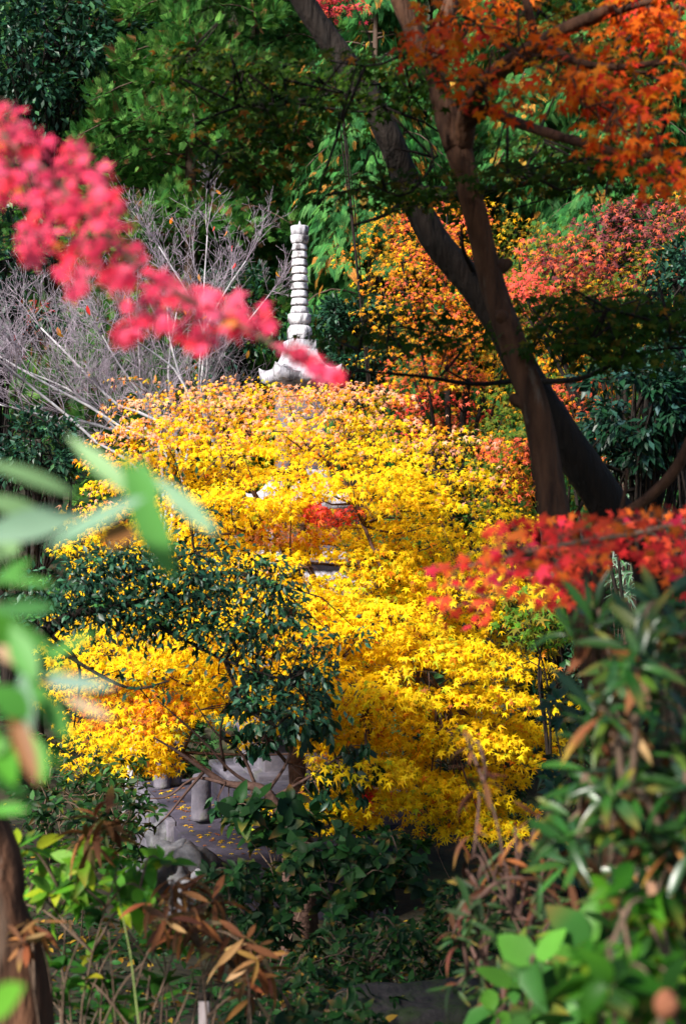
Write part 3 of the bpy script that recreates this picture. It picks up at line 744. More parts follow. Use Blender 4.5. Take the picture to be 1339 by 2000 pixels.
# dark camellia branches in front of the yellow maple
def camellia_front():
    base = np.array([P(-260, 0, 9.2)[0], 9.2, 0]); base[2] = ground_z(base[0], 9.2)
    t = thing('camellia_tree', base, 'dark green camellia reaching from the left across the yellow maple', 'evergreen tree')
    T = Tubes(); tp = T.add([base - [0, 0, .1], P(-200, 1500, 9.2), P(-90, 1330, 9.3), P(75, 1242, 9.4), P(140, 1203, 9.4), P(205, 1190, 9.4), P(300, 1172, 9.5), P(400, 1165, 9.6)], .09, .012, 9, 40, .06,
                    radii=[.09, .07, .055, .045, .036, .026, .018, .01])
    T.build('trunk', M_BARKD, t)
    B = Tubes(); L = Leaves(); nodes = list(tp[14:])
    for pl in [[(205, 1190, 9.4), (320, 1230, 9.4), (440, 1290, 9.3), (560, 1330, 9.2)], [(300, 1172, 9.5), (430, 1120, 9.6), (540, 1140, 9.6)], [(75, 1242, 9.4), (180, 1310, 9.3), (260, 1345, 9.3), (330, 1330, 9.2)],
               [(140, 1203, 9.4), (260, 1120, 9.5), (380, 1080, 9.5)], [(440, 1290, 9.3), (480, 1380, 9.2), (540, 1420, 9.2)], [(100, 1240, 9.4), (155, 1300, 9.4), (145, 1420, 9.5)]]:
        nodes += list(B.add([P(*q) for q in pl], .016, .006, 5, 12, .05))
    nodes = np.array(nodes)
    poly = [(60, 1130), (160, 1080), (330, 1060), (480, 1060), (560, 1110), (570, 1190), (650, 1240), (670, 1330), (640, 1410), (560, 1420), (490, 1400), (450, 1300), (370, 1250), (240, 1250), (120, 1230), (40, 1200)]
    q = poly_points(poly, 160, 15)
    q = np.vstack([q, poly_points([(250, 1070), (560, 1120), (560, 1240), (350, 1240), (120, 1200), (120, 1110)], 85, 11), [[345, 905], [350, 940], [395, 1010], [420, 1030], [270, 1330], [300, 1335], [330, 1345], [230, 1310], [690, 1225], [660, 1250]]])
    for a, b in q:
        c = P(a, b, rng.uniform(9.1, 9.9)); s = nodes[np.argmin(np.linalg.norm(nodes - c, axis=1))]
        B.add([s, (s + c) / 2 + rnd(1, .03)[0], c], .006, .003, 4)
        n = int(24 * rng.uniform(.5, 1.4)); v = nz(rnd(n)) * (rng.random(n) ** .5)[:, None]
        L.add(GLOSSY, c + v * np.array([.22, .22, .13]), v + np.array([0, -.1, -.3]) + rnd(n, .4), np.array([-.1, -.3, .8]) + rnd(n, .5), .062 * rng.uniform(.6, 1.25, n), pal([DKG, DKB, (.03, .10, .05)], [.5, .32, .18], n, .22), rng.uniform(.3, 2, n))
        if rng.random() < .1: rosettes(L, [c], [np.array([0, -.3, 1.0])], .075, 5, GLOSSY, lambda n: pal([MIDG], [1], n))
    B.build('branches', M_BARKD, t); L.build('crown', M_WAX, t)
camellia_front()

def rhodo_tree():
    d = 10.2; base = np.array([P(560, 0, d)[0], d, 0]); base[2] = ground_z(base[0], d)
    t = thing('spreading_shrub', base, 'reddish limbed shrub with hanging dark oval leaves in front of the pagoda pedestal', 'shrub')
    T = Tubes(); tp = T.add([base - [0, 0, .1], P(560, 1640, d), P(530, 1560, d), P(500, 1538, d), P(440, 1530, d), (P(400, 1505, d)), P(350, 1470, d), P(300, 1440, d)], .04, .006, 8, 30, .08, radii=[.045, .04, .036, .034, .024, .016, .011, .006])
    T.build('trunk', M_RED_BARK, t)
    B = Tubes(); nodes = list(tp[10:])
    for pl in [[(500, 1538), (450, 1505), (400, 1450), (345, 1400), (310, 1370)], [(440, 1530), (380, 1520), (330, 1555), (290, 1560)], [(500, 1538), (470, 1470), (420, 1430), (380, 1370)], [(520, 1550), (560, 1490), (580, 1420), (600, 1370)], [(530, 1560), (600, 1520), (660, 1480), (690, 1470)],
               [(440, 1505), (430, 1440), (440, 1380)], [(400, 1505), (370, 1540), (330, 1590), (300, 1620)], [(560, 1490), (520, 1440), (500, 1380)]]:
        nodes += list(B.add([P(a, b, d + rng.uniform(-.15, .15)) for a, b in pl], .015, .004, 5, 12, .06))
    nodes = np.array(nodes); L = Leaves()
    q = np.vstack([poly_points([(480, 1300), (620, 1300), (660, 1370), (640, 1440), (540, 1470), (480, 1440), (450, 1370)], 62, 12), poly_points([(640, 1450), (720, 1450), (735, 1520), (700, 1600), (640, 1610), (600, 1540)], 34, 12), poly_points([(440, 1420), (520, 1420), (530, 1500), (470, 1480)], 5, 12), poly_points([(420, 1560), (520, 1560), (520, 1620), (430, 1620)], 8, 12)])
    for a, b in q:
        c = P(a, b, d + rng.uniform(-.3, .3)); s = nodes[np.argmin(np.linalg.norm(nodes - c, axis=1))]
        B.add([s, (s + c) / 2 + rnd(1, .03)[0], c], .005, .003, 4)
        n = rng.integers(6, 11); v = rnd(n, .6); v[:, 2] = -1
        L.add(OVAL, c + rnd(n, .02), v, rnd(n) + np.array([0, -.8, .3]), .10 * rng.uniform(.7, 1.15, n), pal([DKG, DKB, (.02, .07, .02)], [.5, .25, .25], n, .2), rng.uniform(.2, 1.5, n))
    B.build('branches', M_RED_BARK, t); L.build('leaves', M_WAX, t)
rhodo_tree()

# ------------------------------------------------------------------ background maples on the right
def colmix(spots, default, dw):
    def fn(x, y, N):
        c = pal(default, dw, N, .14)
        for (sx_, sy_, rx_, ry_, cols, wts, pr) in spots:
            k = (((x - sx_) / rx_) ** 2 + ((y - sy_) / ry_) ** 2 < 1) & (rng.random(N) < pr)
            c[k] = pal(cols, wts, k.sum(), .14)
        return c
    return fn
AMB = (.55, .26, .012); OLV = (.16, .17, .015); SAL = (.70, .12, .06); PUR = (.16, .035, .045)
def mb(px, d): x = (px - 669.5) / F * d; return (x, d, float(ground_z(x, d)))
maple('autumn_maple', 'orange and amber maple right of the cypress, seen behind the two crossing trunks', [(725, 470), (760, 400), (860, 385), (960, 390), (985, 470), (1010, 560), (1010, 700), (960, 760), (960, 850), (850, 850), (770, 830), (740, 740), (770, 640), (735, 560)],
      16.2, 18.6, 98, 125, .062, 130, colmix([(900, 600, 110, 90, [ORA, SAL], [.55, .45], .55), (860, 450, 110, 80, [SAL, ORA, GOLD], [.45, .35, .2], .8), (800, 570, 60, 40, [SAL, AMB], [.4, .6], .7), (830, 740, 120, 60, [SAL, ORA], [.6, .4], .55), (850, 800, 110, 36, [SAL, RED], [.75, .25], .75), (790, 850, 28, 32, [(.6, .02, .05)], [1], .9)], [AMB, GOLD, OLV, ORA], [.42, .2, .2, .18]), mb(900, 17.5), trunk_r=.08, limbs=9)
maple('autumn_maple', 'purple and salmon red maple spreading in from the right edge', [(1000, 540), (1050, 470), (1120, 450), (1200, 400), (1345, 385), (1345, 520), (1240, 560), (1150, 640), (1060, 620), (990, 580)],
      13.2, 15.2, 50, 115, .060, 115, colmix([(1030, 540, 60, 55, [(.80, .10, .07)], [1], .85), (1240, 430, 130, 45, [PUR, (.30, .08, .08), SAL], [.5, .25, .25], .9), (1120, 510, 90, 40, [SAL, PUR], [.5, .5], .7)], [SAL, AMB, PUR, OLV, GRN], [.22, .18, .22, .2, .18]), mb(1330, 14.5), trunk_r=.08, limbs=6)
maple('autumn_maple', 'red tipped green maple low between the yellow maple and the trunks', [(930, 860), (1000, 760), (1080, 740), (1200, 730), (1210, 800), (1190, 910), (1110, 900), (1060, 1000), (960, 1000), (950, 930)],
      13.6, 15.4, 72, 105, .058, 115, colmix([(1130, 780, 110, 42, [SAL, ORA], [.7, .3], .85), (1000, 880, 80, 26, [SAL, ORA], [.7, .3], .8), (1015, 950, 70, 40, [SAL, AMB, ORA], [.5, .3, .2], .65), (1165, 880, 45, 34, [ORA, SAL], [.7, .3], .85)], [GRN, OLV, AMB], [.6, .28, .12]), mb(1090, 14.6), trunk_r=.07, limbs=7)
maple('autumn_maple', 'olive and gold maple in the shade behind the pale brown trunk', [(1000, 420), (1100, 520), (1345, 600), (1345, 720), (1200, 760), (1060, 740), (1000, 660)], 15.5, 17.5, 46, 125, .062, 110,
      colmix([(1090, 700, 60, 50, [ORA, GOLD], [.6, .4], .7), (1180, 660, 60, 30, [AMB, OLV], [.5, .5], .7)], [OLV, GRN, AMB], [.45, .35, .2]), mb(1190, 16.5), trunk_r=.07, limbs=6)
maple('small_maple', 'small green and yellow leaved maple at the foot of the pale brown trunk', [(1010, 1140), (1090, 1150), (1095, 1250), (1040, 1260), (1000, 1200)], 10.2, 11, 14, 80, .085, 34, colmix([(1030, 1150, 60, 40, [YEL, GOLD], [.5, .5], .6)], [(.09, .22, .02), OLV], [.6, .4]), mb(1075, 10.8), trunk_r=.03, limbs=2)
maple('far_maple', 'crimson maple glimpsed in the dark gap of the upper left forest', [(200, 30), (270, 30), (270, 210), (210, 200)], 27, 28, 20, 90, .13, 45, colmix([], [(.30, .015, .03), (.2, .01, .03)], [.6, .4]), mb(240, 27.8), trunk_r=.07, limbs=3)
maple('far_maple', 'red maple spray peeping in at the top edge beside the dark trunk', [(605, -40), (690, -40), (680, 20), (620, 22)], 17, 18, 12, 70, .085, 40, colmix([], [(.6, .05, .08), SAL], [.7, .3]), mb(800, 18.2), trunk_r=.03, limbs=2)
maple('far_maple', 'low dark red maple at the left edge behind the bare twigs', [(-40, 580), (60, 590), (60, 660), (-40, 680)], 20.5, 21.2, 12, 80, .10, 40, colmix([], [(.35, .03, .03), (.45, .1, .03)], [.7, .3]), mb(0, 21), trunk_r=.05, limbs=2)

# ------------------------------------------------------------------ the two big crossing maples (near, right)
def big_maples():
    # dark leaning tree, behind
    d = 7.0; b = np.array([P(1330, 0, 7.2)[0], 7.2, 0]); b[2] = ground_z(b[0], 7.2)
    t = thing('leaning_maple', b, 'dark leaning maple trunk running from top centre down behind the pale brown trunk', 'maple tree')
    T = Tubes()
    tr = [b - [0, 0, .2], P(1290, 1180, 7.2), P(1225, 1045, 7.1), P(1130, 900, 7.0), P(1040, 760, 7.0), P(985, 650, 7.0), P(925, 560, 7.0), P(850, 470, 7.0), P(800, 370, 7.0), P(760, 270, 6.9), P(705, 165, 6.9), P(640, 75, 6.9), P(585, -10, 6.9), P(540, -120, 6.9), P(500, -300, 6.9)]
    rr = np.array([66, 48, 42, 37, 33, 30, 29, 28, 27, 25, 24, 23, 22, 19, 15]) * 7 / F
    tp = T.add(tr, 0, 0, 16, 70, .035, radii=rr); T.build('trunk', M_BARKD, t)
    Bn = Tubes(); nodes = list(tp[40:])
    for r0, pl in [(.030, [(905, 385, 7), (860, 382, 6.9), (800, 380, 7.0)]), (.016, [(800, 385, 7), (750, 420, 6.8), (690, 440, 6.6)]), (.022, [(700, 180, 6.9), (620, 190, 6.6), (540, 205, 6.3), (460, 200, 6.1)]),
                   (.014, [(1000, 745, 6.9), (920, 750, 6.7), (820, 735, 6.5), (700, 725, 6.4)]), (.016, [(930, 540, 7), (905, 490, 6.8), (900, 440, 6.7)]), (.02, [(800, 370, 7), (940, 370, 6.4), (1060, 350, 6.0), (1140, 310, 5.8)]), (.016, [(1040, 745, 7), (1130, 740, 6.5), (1220, 700, 6.2), (1300, 680, 6)])]:
        nodes += list(Bn.add([P(*q) for q in pl], r0, .005, 6, 14, .05))
    nodes = np.array(nodes); L = Leaves()
    GC = [(.020, .055, .003), (.035, .080, .004), (.10, .085, .005), (.26, .10, .008)]
    for poly, n, d0, d1, wts in [([(340, 110), (560, 90), (860, 110), (850, 200), (640, 240), (430, 220)], 34, 5.6, 6.6, [.5, .4, .08, .02]), ([(420, 230), (560, 230), (540, 360), (450, 340)], 9, 5.8, 6.6, [.45, .3, .15, .10]), ([(640, 340), (860, 320), (860, 400), (660, 415)], 9, 5.8, 6.5, [.5, .38, .1, .02]),
                                 ([(930, 260), (1330, 300), (1260, 350), (960, 370)], 22, 5.4, 6.4, [.45, .35, .18, .02]), ([(600, 630), (800, 600), (1000, 610), (980, 690), (720, 690)], 8, 6, 6.8, [.5, .35, .12, .03]), ([(1020, 580), (1345, 560), (1345, 720), (1060, 700)], 30, 5.6, 6.8, [.5, .32, .15, .03]),
                                 ([(1000, -40), (1345, -40), (1345, 230), (1150, 200)], 28, 5.6, 6.6, [.3, .2, .2, .30]), ([(420, -800), (1300, -800), (1300, -130), (420, -130)], 40, 5, 7.5, [.4, .4, .15, .05])]:
        for a, c2 in poly_points(poly, n, 20):
            c = P(a, c2, rng.uniform(d0, d1)); s = nodes[np.argmin(np.linalg.norm(nodes - c, axis=1))]
            bp = Bn.add([s, (s + c) / 2 + rnd(1, .10)[0], c], .007, .003, 4, 6); nodes = np.vstack([nodes, bp[2:5]])
            pos, tip, nrm = pad_leaves(c, .22, .20, .04, int(42 * rng.uniform(.6, 1.4)), .3)
            L.add(MAPLE_B, pos, tip, nrm, .044 * rng.uniform(.7, 1.2, len(pos)), pal(GC, wts, len(pos), .2), rng.uniform(.2, 1.6, len(pos)))
    Bn.build('branches', M_BARKD, t); tag(L.build('crown', M_LEAF, t), 'dark green shaded maple leaves')

    # brown forked tree, in front
    b = np.array([P(1215, 0, 5.8)[0], 5.8, 0]); b[2] = ground_z(b[0], 5.8)
    t = thing('forked_maple', b, 'brown forked maple trunk in the right foreground carrying orange leaves', 'maple tree')
    k = 5.9 / F; T = Tubes()
    tr = [b - [0, 0, .2], P(1200, 1500, 5.8), P(1170, 1300, 5.8), P(1135, 1170, 5.8), P(1095, 1060, 5.85), P(1070, 930, 5.9), P(1045, 800, 5.9), P(1000, 670, 5.95), P(962, 560, 6), P(935, 450, 6), P(910, 350, 6), P(888, 265, 6)]
    tp = T.add(tr, 0, 0, 18, 70, .03, radii=np.array([50, 42, 37, 34, 31, 29, 28, 27, 25, 24, 24, 28]) * k)
    T.add([P(893, 290, 6), P(872, 225, 6), P(850, 150, 6), P(815, 80, 6), P(775, -10, 6), P(735, -120, 6), P(690, -300, 6)], 0, 0, 14, 34, .03, radii=np.array([27, 25, 21, 19, 17, 14, 9]) * k)
    T.add([P(862, 190, 6), P(855, 120, 6.02), P(868, 50, 6.05), P(885, -20, 6.1), P(900, -150, 6.1), P(930, -300, 6.1)], 0, 0, 12, 26, .03, radii=np.array([19, 20, 18, 16, 12, 6]) * k)
    for j, a in ((30, 1.2), (38, 2.9), (46, 4.4), (52, .4), (24, 3.6)):
        o = np.array([math.cos(a), math.sin(a) * .6, .35]); T.add([tp[j], tp[j] + o * .075, tp[j] + o * .105], 0, 0, 8, 5, .12, radii=[.05, .03, .018])
    T.build('trunk', M_BARK, t)
    Bn = Tubes(); nodes = list(tp[60:])
    for rad, pl in [([26, 19, 14, 10], [(897, 290, 6), (912, 225, 5.9), (935, 175, 5.7), (990, 125, 5.3), (1100, 60, 5.0), (1200, 15, 4.9)]), ([15, 11, 9, 8, 6], [(915, 235, 5.9), (950, 215, 5.8), (1010, 240, 5.6), (1110, 272, 5.3), (1220, 300, 5.1), (1345, 300, 5)]),
                    ([8, 5], [(1060, 84, 5.1), (1120, 118, 4.95), (1200, 132, 4.9), (1300, 120, 5)]), ([9, 7, 6], [(1046, 92, 5.15), (1036, 40, 5.1), (1024, -10, 5.1), (1015, -60, 5.2)]), ([7, 6, 5], [(1090, 66, 5.02), (1150, 44, 4.95), (1250, 8, 4.9), (1345, -10, 4.8)])]:
        nodes += list(Bn.add([P(*q) for q in pl], 0, 0, 8, 22, .04, radii=np.array(rad) * k))
    lm = Tubes()
    lm.add([P(1150, 1220, 5.8), P(1165, 1150, 5.75), P(1178, 1080, 5.7), P(1215, 1010, 5.6), P(1262, 975, 5.55), P(1312, 925, 5.5), P(1345, 865, 5.45), P(1400, 740, 5.4), P(1500, 500, 5.4)], 0, 0, 10, 34, .04, radii=np.array([20, 14, 11, 10, 10, 10.5, 10, 8, 5]) * k)
    lm.add([P(1208, 1018, 5.6), P(1220, 960, 5.6), P(1224, 915, 5.6)], .010, .006, 6, 6)
    tag(lm.build('limb', M_BARK, t), 'slender grey side limb rising to the right edge')
    nodes = np.array(nodes); L = Leaves(); OC = [(.88, .16, .008), (.86, .09, .012), (.82, .24, .010), (.80, .05, .03)]
    for poly, n, d0, d1, per in [([(805, 70), (900, 40), (1010, 50), (1130, 60), (1250, 90), (1345, 120), (1345, 200), (1240, 250), (1130, 235), (1040, 215), (940, 170), (830, 150)], 33, 4.5, 5.1, 11), ([(1080, 190), (1240, 190), (1300, 300), (1340, 380), (1250, 330), (1160, 290)], 19, 4.4, 4.9, 12), ([(800, 60), (880, 50), (890, 130), (830, 140)], 9, 4.7, 5.0, 10),
                                 ([(940, 130), (1010, 180), (1030, 225), (950, 200)], 7, 4.8, 5, 8), ([(1200, -20), (1345, -20), (1345, 80), (1240, 60)], 14, 4.8, 5.4, 14), ([(1280, 330), (1345, 340), (1345, 400), (1290, 370)], 5, 4.6, 5, 8), ([(860, -20), (1000, -20), (1000, 60), (880, 60)], 10, 4.9, 5.4, 12), ([(600, -900), (1500, -900), (1500, -90), (700, -90)], 40, 4.5, 6.5, 16)]:
        for a, c2 in poly_points(poly, n, 16):
            c = P(a, c2, rng.uniform(d0, d1)); s = nodes[np.argmin(np.linalg.norm(nodes - c, axis=1))]
            bp = Bn.add([s, (s + c) / 2 + rnd(1, .04)[0], c], .005, .002, 4, 6); nodes = np.vstack([nodes, bp[2:5]])
            pos, tip, nrm = pad_leaves(c, .11, .11, .04, int(per * rng.uniform(.6, 1.4)), .4)
            L.add(MAPLE_B, pos, tip, nrm, .045 * rng.uniform(.7, 1.2, len(pos)), pal(OC, [.42, .28, .2, .1], len(pos), .14), rng.uniform(.2, 1.8, len(pos)))
    Bn.build('branches', M_BARK, t); tag(L.build('crown', M_LEAF, t), 'blurred orange maple leaves')
big_maples()

# ------------------------------------------------------------------ near maple sprays
def spray(name, label, base, bough, boughr, polys, twig_r, leaf, cols, wts, bark, tail=()):
    t = thing(name, base, label, 'maple tree')
    T = Tubes(); bb = np.array(base); b0, b1 = np.array(bough[0]), np.array(bough[1]); T.add([bb - [0, 0, .1], bb + [.03, .02, .7], bb * .35 + b0 * .65 + [0, 0, .12], b0 + (b0 - b1) * .25 + [0, 0, -.02], b0], .05, boughr, 10, 24, .05, flare=.4); T.build('trunk', bark, t)
    B = Tubes(); nodes = list(B.add(bough, boughr, .003, 7, 30, .05)); L = Leaves()
    for poly, n, d0, d1, mind in polys:
        q = poly_points(poly, n, mind); d = rng.uniform(d0, d1, len(q)); c = Pn(q[:, 0], q[:, 1], d)
        for k in range(0, len(c), 3):
            na = np.array(nodes); s = na[np.argmin(np.linalg.norm(na - c[k], axis=1))]
            nodes += list(B.add([s, (s + c[k]) / 2 + rnd(1, .006)[0], c[k]], twig_r, twig_r * .5, 4, 5))[2:4]
        n = len(c)
        tip = np.array([.25, -.25, -.7]) + rnd(n, .45); nrm = np.array([-.2, -.65, .65]) + rnd(n, .38)
        sz = leaf * rng.uniform(.75, 1.2, n)
        L.add(MAPLE_B, c - nz(tip) * sz[:, None] * .3, tip, nrm, sz, pal(cols, wts, n, .1), rng.uniform(.2, 1.8, n))
    B.build('branches', bark, t); L.build('leaves', M_LEAF, t)
    return t
d = 2.15
spray('pink_maple', 'out of focus pink red maple bough slanting in from the upper left', (-1.75, 2.0, float(ground_z(-1.75, 2.0))), [P(-420, 180, d), P(-120, 190, d), P(60, 310, d), P(180, 430, d), P(300, 545, d), P(420, 610, d), P(520, 665, d), P(600, 715, d), P(672, 742, d)], .0065,
      [([(-60, 190), (20, 205), (110, 265), (215, 330), (225, 385), (150, 415), (60, 390), (-60, 385)], 112, 1.95, 2.4, 16), ([(80, 390), (225, 375), (250, 440), (290, 500), (200, 570), (130, 575), (105, 510), (35, 495), (35, 440)], 80, 1.95, 2.4, 17),
       ([(210, 520), (300, 525), (420, 560), (500, 590), (535, 600), (545, 640), (460, 655), (390, 690), (325, 640), (240, 600)], 80, 1.95, 2.4, 16), ([(215, 640), (260, 610), (300, 620), (290, 650), (225, 672)], 14, 2.05, 2.25, 12), ([(535, 660), (600, 690), (675, 735), (660, 742), (560, 690)], 16, 2.1, 2.2, 10), ([(360, 640), (400, 640), (395, 680), (370, 680)], 6, 2.1, 2.2, 10)],
      .0014, .029, [(.90, .065, .15), (.90, .11, .21), (.86, .04, .08), (.78, .22, .05)], [.5, .28, .18, .04], M_STEM)
d = 3.5
spray('red_maple', 'bright red maple bough hanging across the pale brown trunk from the right edge', (2.1, 3.7, float(ground_z(2.1, 3.7))), [P(1560, 930, 3.6), P(1400, 1000, d), P(1250, 1040, d), P(1120, 1060, d), P(1000, 1085, d), P(900, 1110, d)], .010,
      [([(960, 1020), (1050, 1005), (1190, 1000), (1215, 1030), (1160, 1090), (1090, 1160), (1020, 1120), (930, 1110), (940, 1050)], 104, 2.9, 4.1, 15), ([(1190, 1000), (1345, 985), (1345, 1090), (1260, 1110), (1180, 1060)], 72, 2.9, 4.1, 15), ([(830, 1100), (930, 1075), (1000, 1130), (930, 1230), (850, 1220)], 34, 3.2, 3.8, 22), ([(1270, 1090), (1345, 1080), (1345, 1170), (1280, 1150)], 18, 3.3, 3.7, 16), ([(960, 1110), (1100, 1090), (1200, 1080), (1170, 1160), (1090, 1190), (980, 1170)], 46, 3.2, 3.9, 15), ([(920, 1170), (960, 1160), (950, 1230), (930, 1225)], 3, 3.4, 3.6, 14)],
      .0016, .034, [(.82, .035, .035), (.84, .08, .03), (.80, .17, .02), (.80, .035, .08), (.45, .03, .02)], [.34, .24, .2, .12, .1], M_STEM)

# ------------------------------------------------------------------ near rhododendron, left
def left_rhodo():
    base = (-.85, 1.4, float(ground_z(-.85, 1.4)))
    t = thing('rhododendron', base, 'very blurred pale green rhododendron leaves at the left edge', 'shrub')
    GR = (.10, .30, .06); PG = (.22, .38, .16); BG_ = (.20, .34, .22); WH = (.24, .36, .28); BR = (.25, .10, .03); TN = (.45, .30, .18)
    lst = [((238, 880), (340, 1140), 62, GR), ((130, 850), (270, 970), 40, PG), ((275, 895), (292, 1010), 54, (.12, .34, .08)), ((300, 930), (420, 1040), 42, (.16, .30, .16)), ((-40, 900), (150, 960), 46, PG), ((-60, 1055), (160, 1000), 66, BG_), ((90, 1070), (275, 965), 42, BG_),
           ((-60, 965), (110, 1015), 48, PG), ((195, 1040), (262, 1045), 60, BR), ((-30, 1132), (105, 1136), 28, GR), ((-30, 1190), (110, 1184), 34, (.12, .36, .10)), ((-10, 1180), (45, 1310), 62, (.10, .34, .04)), ((20, 1220), (70, 1330), 50, GR), ((60, 1310), (185, 1228), 26, GR), ((10, 1200), (120, 1290), 26, GR), ((-20, 1150), (60, 1090), 30, (.09, .30, .05)), ((30, 1430), (120, 1490), 26, (.08, .28, .04)), ((-30, 1500), (60, 1560), 30, GR), ((40, 1322), (225, 1340), 30, WH), ((46, 1312), (140, 1450), 42, GR),
           ((42, 1310), (52, 1450), 40, BG_), ((20, 1370), (72, 1530), 38, BR), ((55, 1425), (86, 1525), 42, (.10, .36, .03)), ((-10, 1420), (28, 1535), 48, (.10, .36, .03)), ((-30, 1585), (50, 1578), 32, (.10, .32, .05)), ((120, 1358), (218, 1402), 22, TN), ((-20, 1260), (60, 1300), 40, TN), ((-30, 1990), (40, 1925), 62, (.12, .34, .03)), ((60, 1340), (150, 1290), 30, GR),
           ((-20, 1340), (60, 1400), 60, (.08, .28, .04)), ((-40, 1100), (40, 1060), 60, PG), ((-40, 1480), (20, 1440), 40, (.10, .30, .04))]
    L = Leaves()
    for (a, b, wd, col) in lst:
        da = 1.35 + rng.uniform(-.04, .1); db = da + rng.uniform(-.05, .04)
        p0, p1 = P(*a, da), P(*b, db); ln = np.linalg.norm(p1 - p0); wm = wd * 1.35 / F
        L.add(tpl_blade(wm / ln, 8, .55, .12, .06), p0[None], (p1 - p0)[None], np.array([[-.15, -.75, .6]]) + rnd(1, .2), ln, np.array([col]), np.array([1.0]))
    S = Tubes(); b = np.array(base)
    for tip in [(60, 1310), (20, 1190), (-30, 1040), (10, 1420), (-30, 1580)]:
        e = P(*tip, 1.38); S.add([b - [0, 0, .05], (b + e) / 2 + np.array([-.08, 0, .1]), e + np.array([-.1, .02, -.04]), e], .008, .003, 6, 14)
    S.add([P(-60, 2050, 1.3), P(-5, 1880, 1.3), P(5, 1800, 1.3), P(-20, 1700, 1.3)], .006, .004, 6, 10)
    S.build('stems', M_STEM, t); L.build('leaves', M_THIN, t)
left_rhodo()

# ------------------------------------------------------------------ right rhododendron and hydrangeas
RG = lambda n: pal([(.015, .060, .008), (.028, .096, .012), (.018, .055, .020), (.085, .135, .015)], [.36, .3, .2, .14], n, .2)
RB = lambda n: pal([(.20, .075, .025), (.28, .12, .04), (.10, .04, .018), (.34, .20, .09)], [.4, .25, .25, .1], n, .25)
bush('rhododendron', 'large blurred rhododendron with green and rusty leaves in the right foreground', [(1200, 1300), (1240, 1210), (1290, 1160), (1345, 1150), (1400, 1300), (1400, 1760), (1200, 1760), (1090, 1680), (1090, 1520), (1120, 1420)], 2.5, 3.4, 60, .105, 8, BLADE, RG, base=(1.05, 2.9, float(ground_z(1.05, 2.9))), stem_r=.008, lift=.45, spread=.35, mind=18, wilt=(.6, RB), cat='shrub', along=1, mat=M_RHODO)
bush('rhododendron', 'single upright green and brown whorl in front of the brown trunk, above the big rhododendron', [(1100, 1200), (1190, 1200), (1180, 1260), (1110, 1260)], 2.9, 3.2, 5, .10, 7, BLADE, RG, base=(.75, 3.1, float(ground_z(.75, 3.1))), stem_r=.006, lift=.9, spread=.35, mind=14, wilt=(.6, RB), mat=M_RHODO)
bush('withered_rhododendron', 'withered brown rhododendron sprays in front of the lower right of the yellow maple', [(900, 1430), (935, 1430), (1000, 1560), (1080, 1600), (1060, 1740), (940, 1760), (860, 1660), (960, 1600), (890, 1480)], 3.5, 4.3, 17, .085, 5, BLADE, lambda n: pal([(.16, .055, .02), (.09, .035, .018), (.24, .10, .03), (.03, .06, .02)], [.35, .3, .2, .15], n, .25), base=(.75, 3.2, float(ground_z(.75, 3.2))), stem=M_RED_BARK, stem_r=.005, lift=-.1, spread=.6, mat=M_DRY, mind=16)
bush('dark_shrub', 'dark red-brown stemmed shrub below the withered sprays', [(880, 1700), (1100, 1680), (1130, 1900), (1000, 1990), (880, 1920)], 3.6, 4.6, 44, .08, 7, BLADE, lambda n: pal([(.03, .07, .02), (.10, .035, .02), (.05, .10, .03)], [.45, .3, .25], n, .25), base=(.65, 4.2, float(ground_z(.65, 4.2))), stem=M_RED_BARK, stem_r=.007, lift=.1, mind=12, along=1)
HG = lambda n: pal([(.024, .105, .006), (.042, .155, .008), (.016, .065, .007), (.11, .20, .010)], [.42, .28, .2, .1], n, .15)
bush('hydrangea', 'bright fresh green blurred hydrangea in the lower right corner', [(1110, 1760), (1200, 1720), (1345, 1700), (1400, 1900), (1345, 2000), (1180, 2000), (1140, 1920)], 1.9, 2.7, 18, .066, 5, OVATE, HG, base=(.85, 2.05, float(ground_z(.85, 2.05))), stem_r=.005, lift=.25, mind=18, along=1)
bush('hydrangea', 'deep green leaves low in the bottom right, behind the bright hydrangea', [(960, 1880), (1200, 1820), (1345, 1850), (1345, 2060), (960, 2060)], 2.8, 3.6, 36, .10, 6, OVATE, lambda n: pal([(.035, .12, .02), (.06, .18, .02)], [.6, .4], n, .2), base=(.8, 3.3, float(ground_z(.8, 3.3))), stem_r=.005, mind=16)
bush('dark_shrub', 'dense dark shrub behind the right rhododendron at the trunk foot', [(1060, 1330), (1345, 1200), (1345, 1760), (1080, 1720)], 6.4, 7.6, 110, .10, 9, GLOSSY, lambda n: pal([DKG, DKB, (.04, .10, .02)], [.5, .25, .25], n, .2), base=(1.75, 7.0, float(ground_z(1.75, 7.0))), mat=M_WAX, mind=12, along=1)
# hydrangea buds
bd = thing('hydrangea_bud', P(1302, 1975, 1.75) - [0, 0, .6], 'round reddish brown bud on a stalk at the bottom right', 'bud')
S = Tubes(); S.add([P(1302, 1975, 1.75) - [0, 0, .58], P(1290, 2050, 1.75), P(1298, 1990, 1.75)], .003, .0035, 6, 8); S.build('stalk', M_STEM, bd)
lathe('bud', [(.001, -.017), (.010, -.013), (.015, -.004), (.016, .004), (.012, .013), (.006, .019), (.001, .021)], rough_mat('bud skin', (.12, .04, .02), (.26, .10, .05), 60, None, bump=.2), bd, 16, center=np.zeros(3)).location = tuple(P(1300, 1965, 1.75) - np.array(bd.location))
for c in bd.children:
    if c.name.startswith('bud'):
        me = c.data; off = np.array(bd.location)
        for v in me.vertices: v.co = Vector(np.array(v.co) + off)

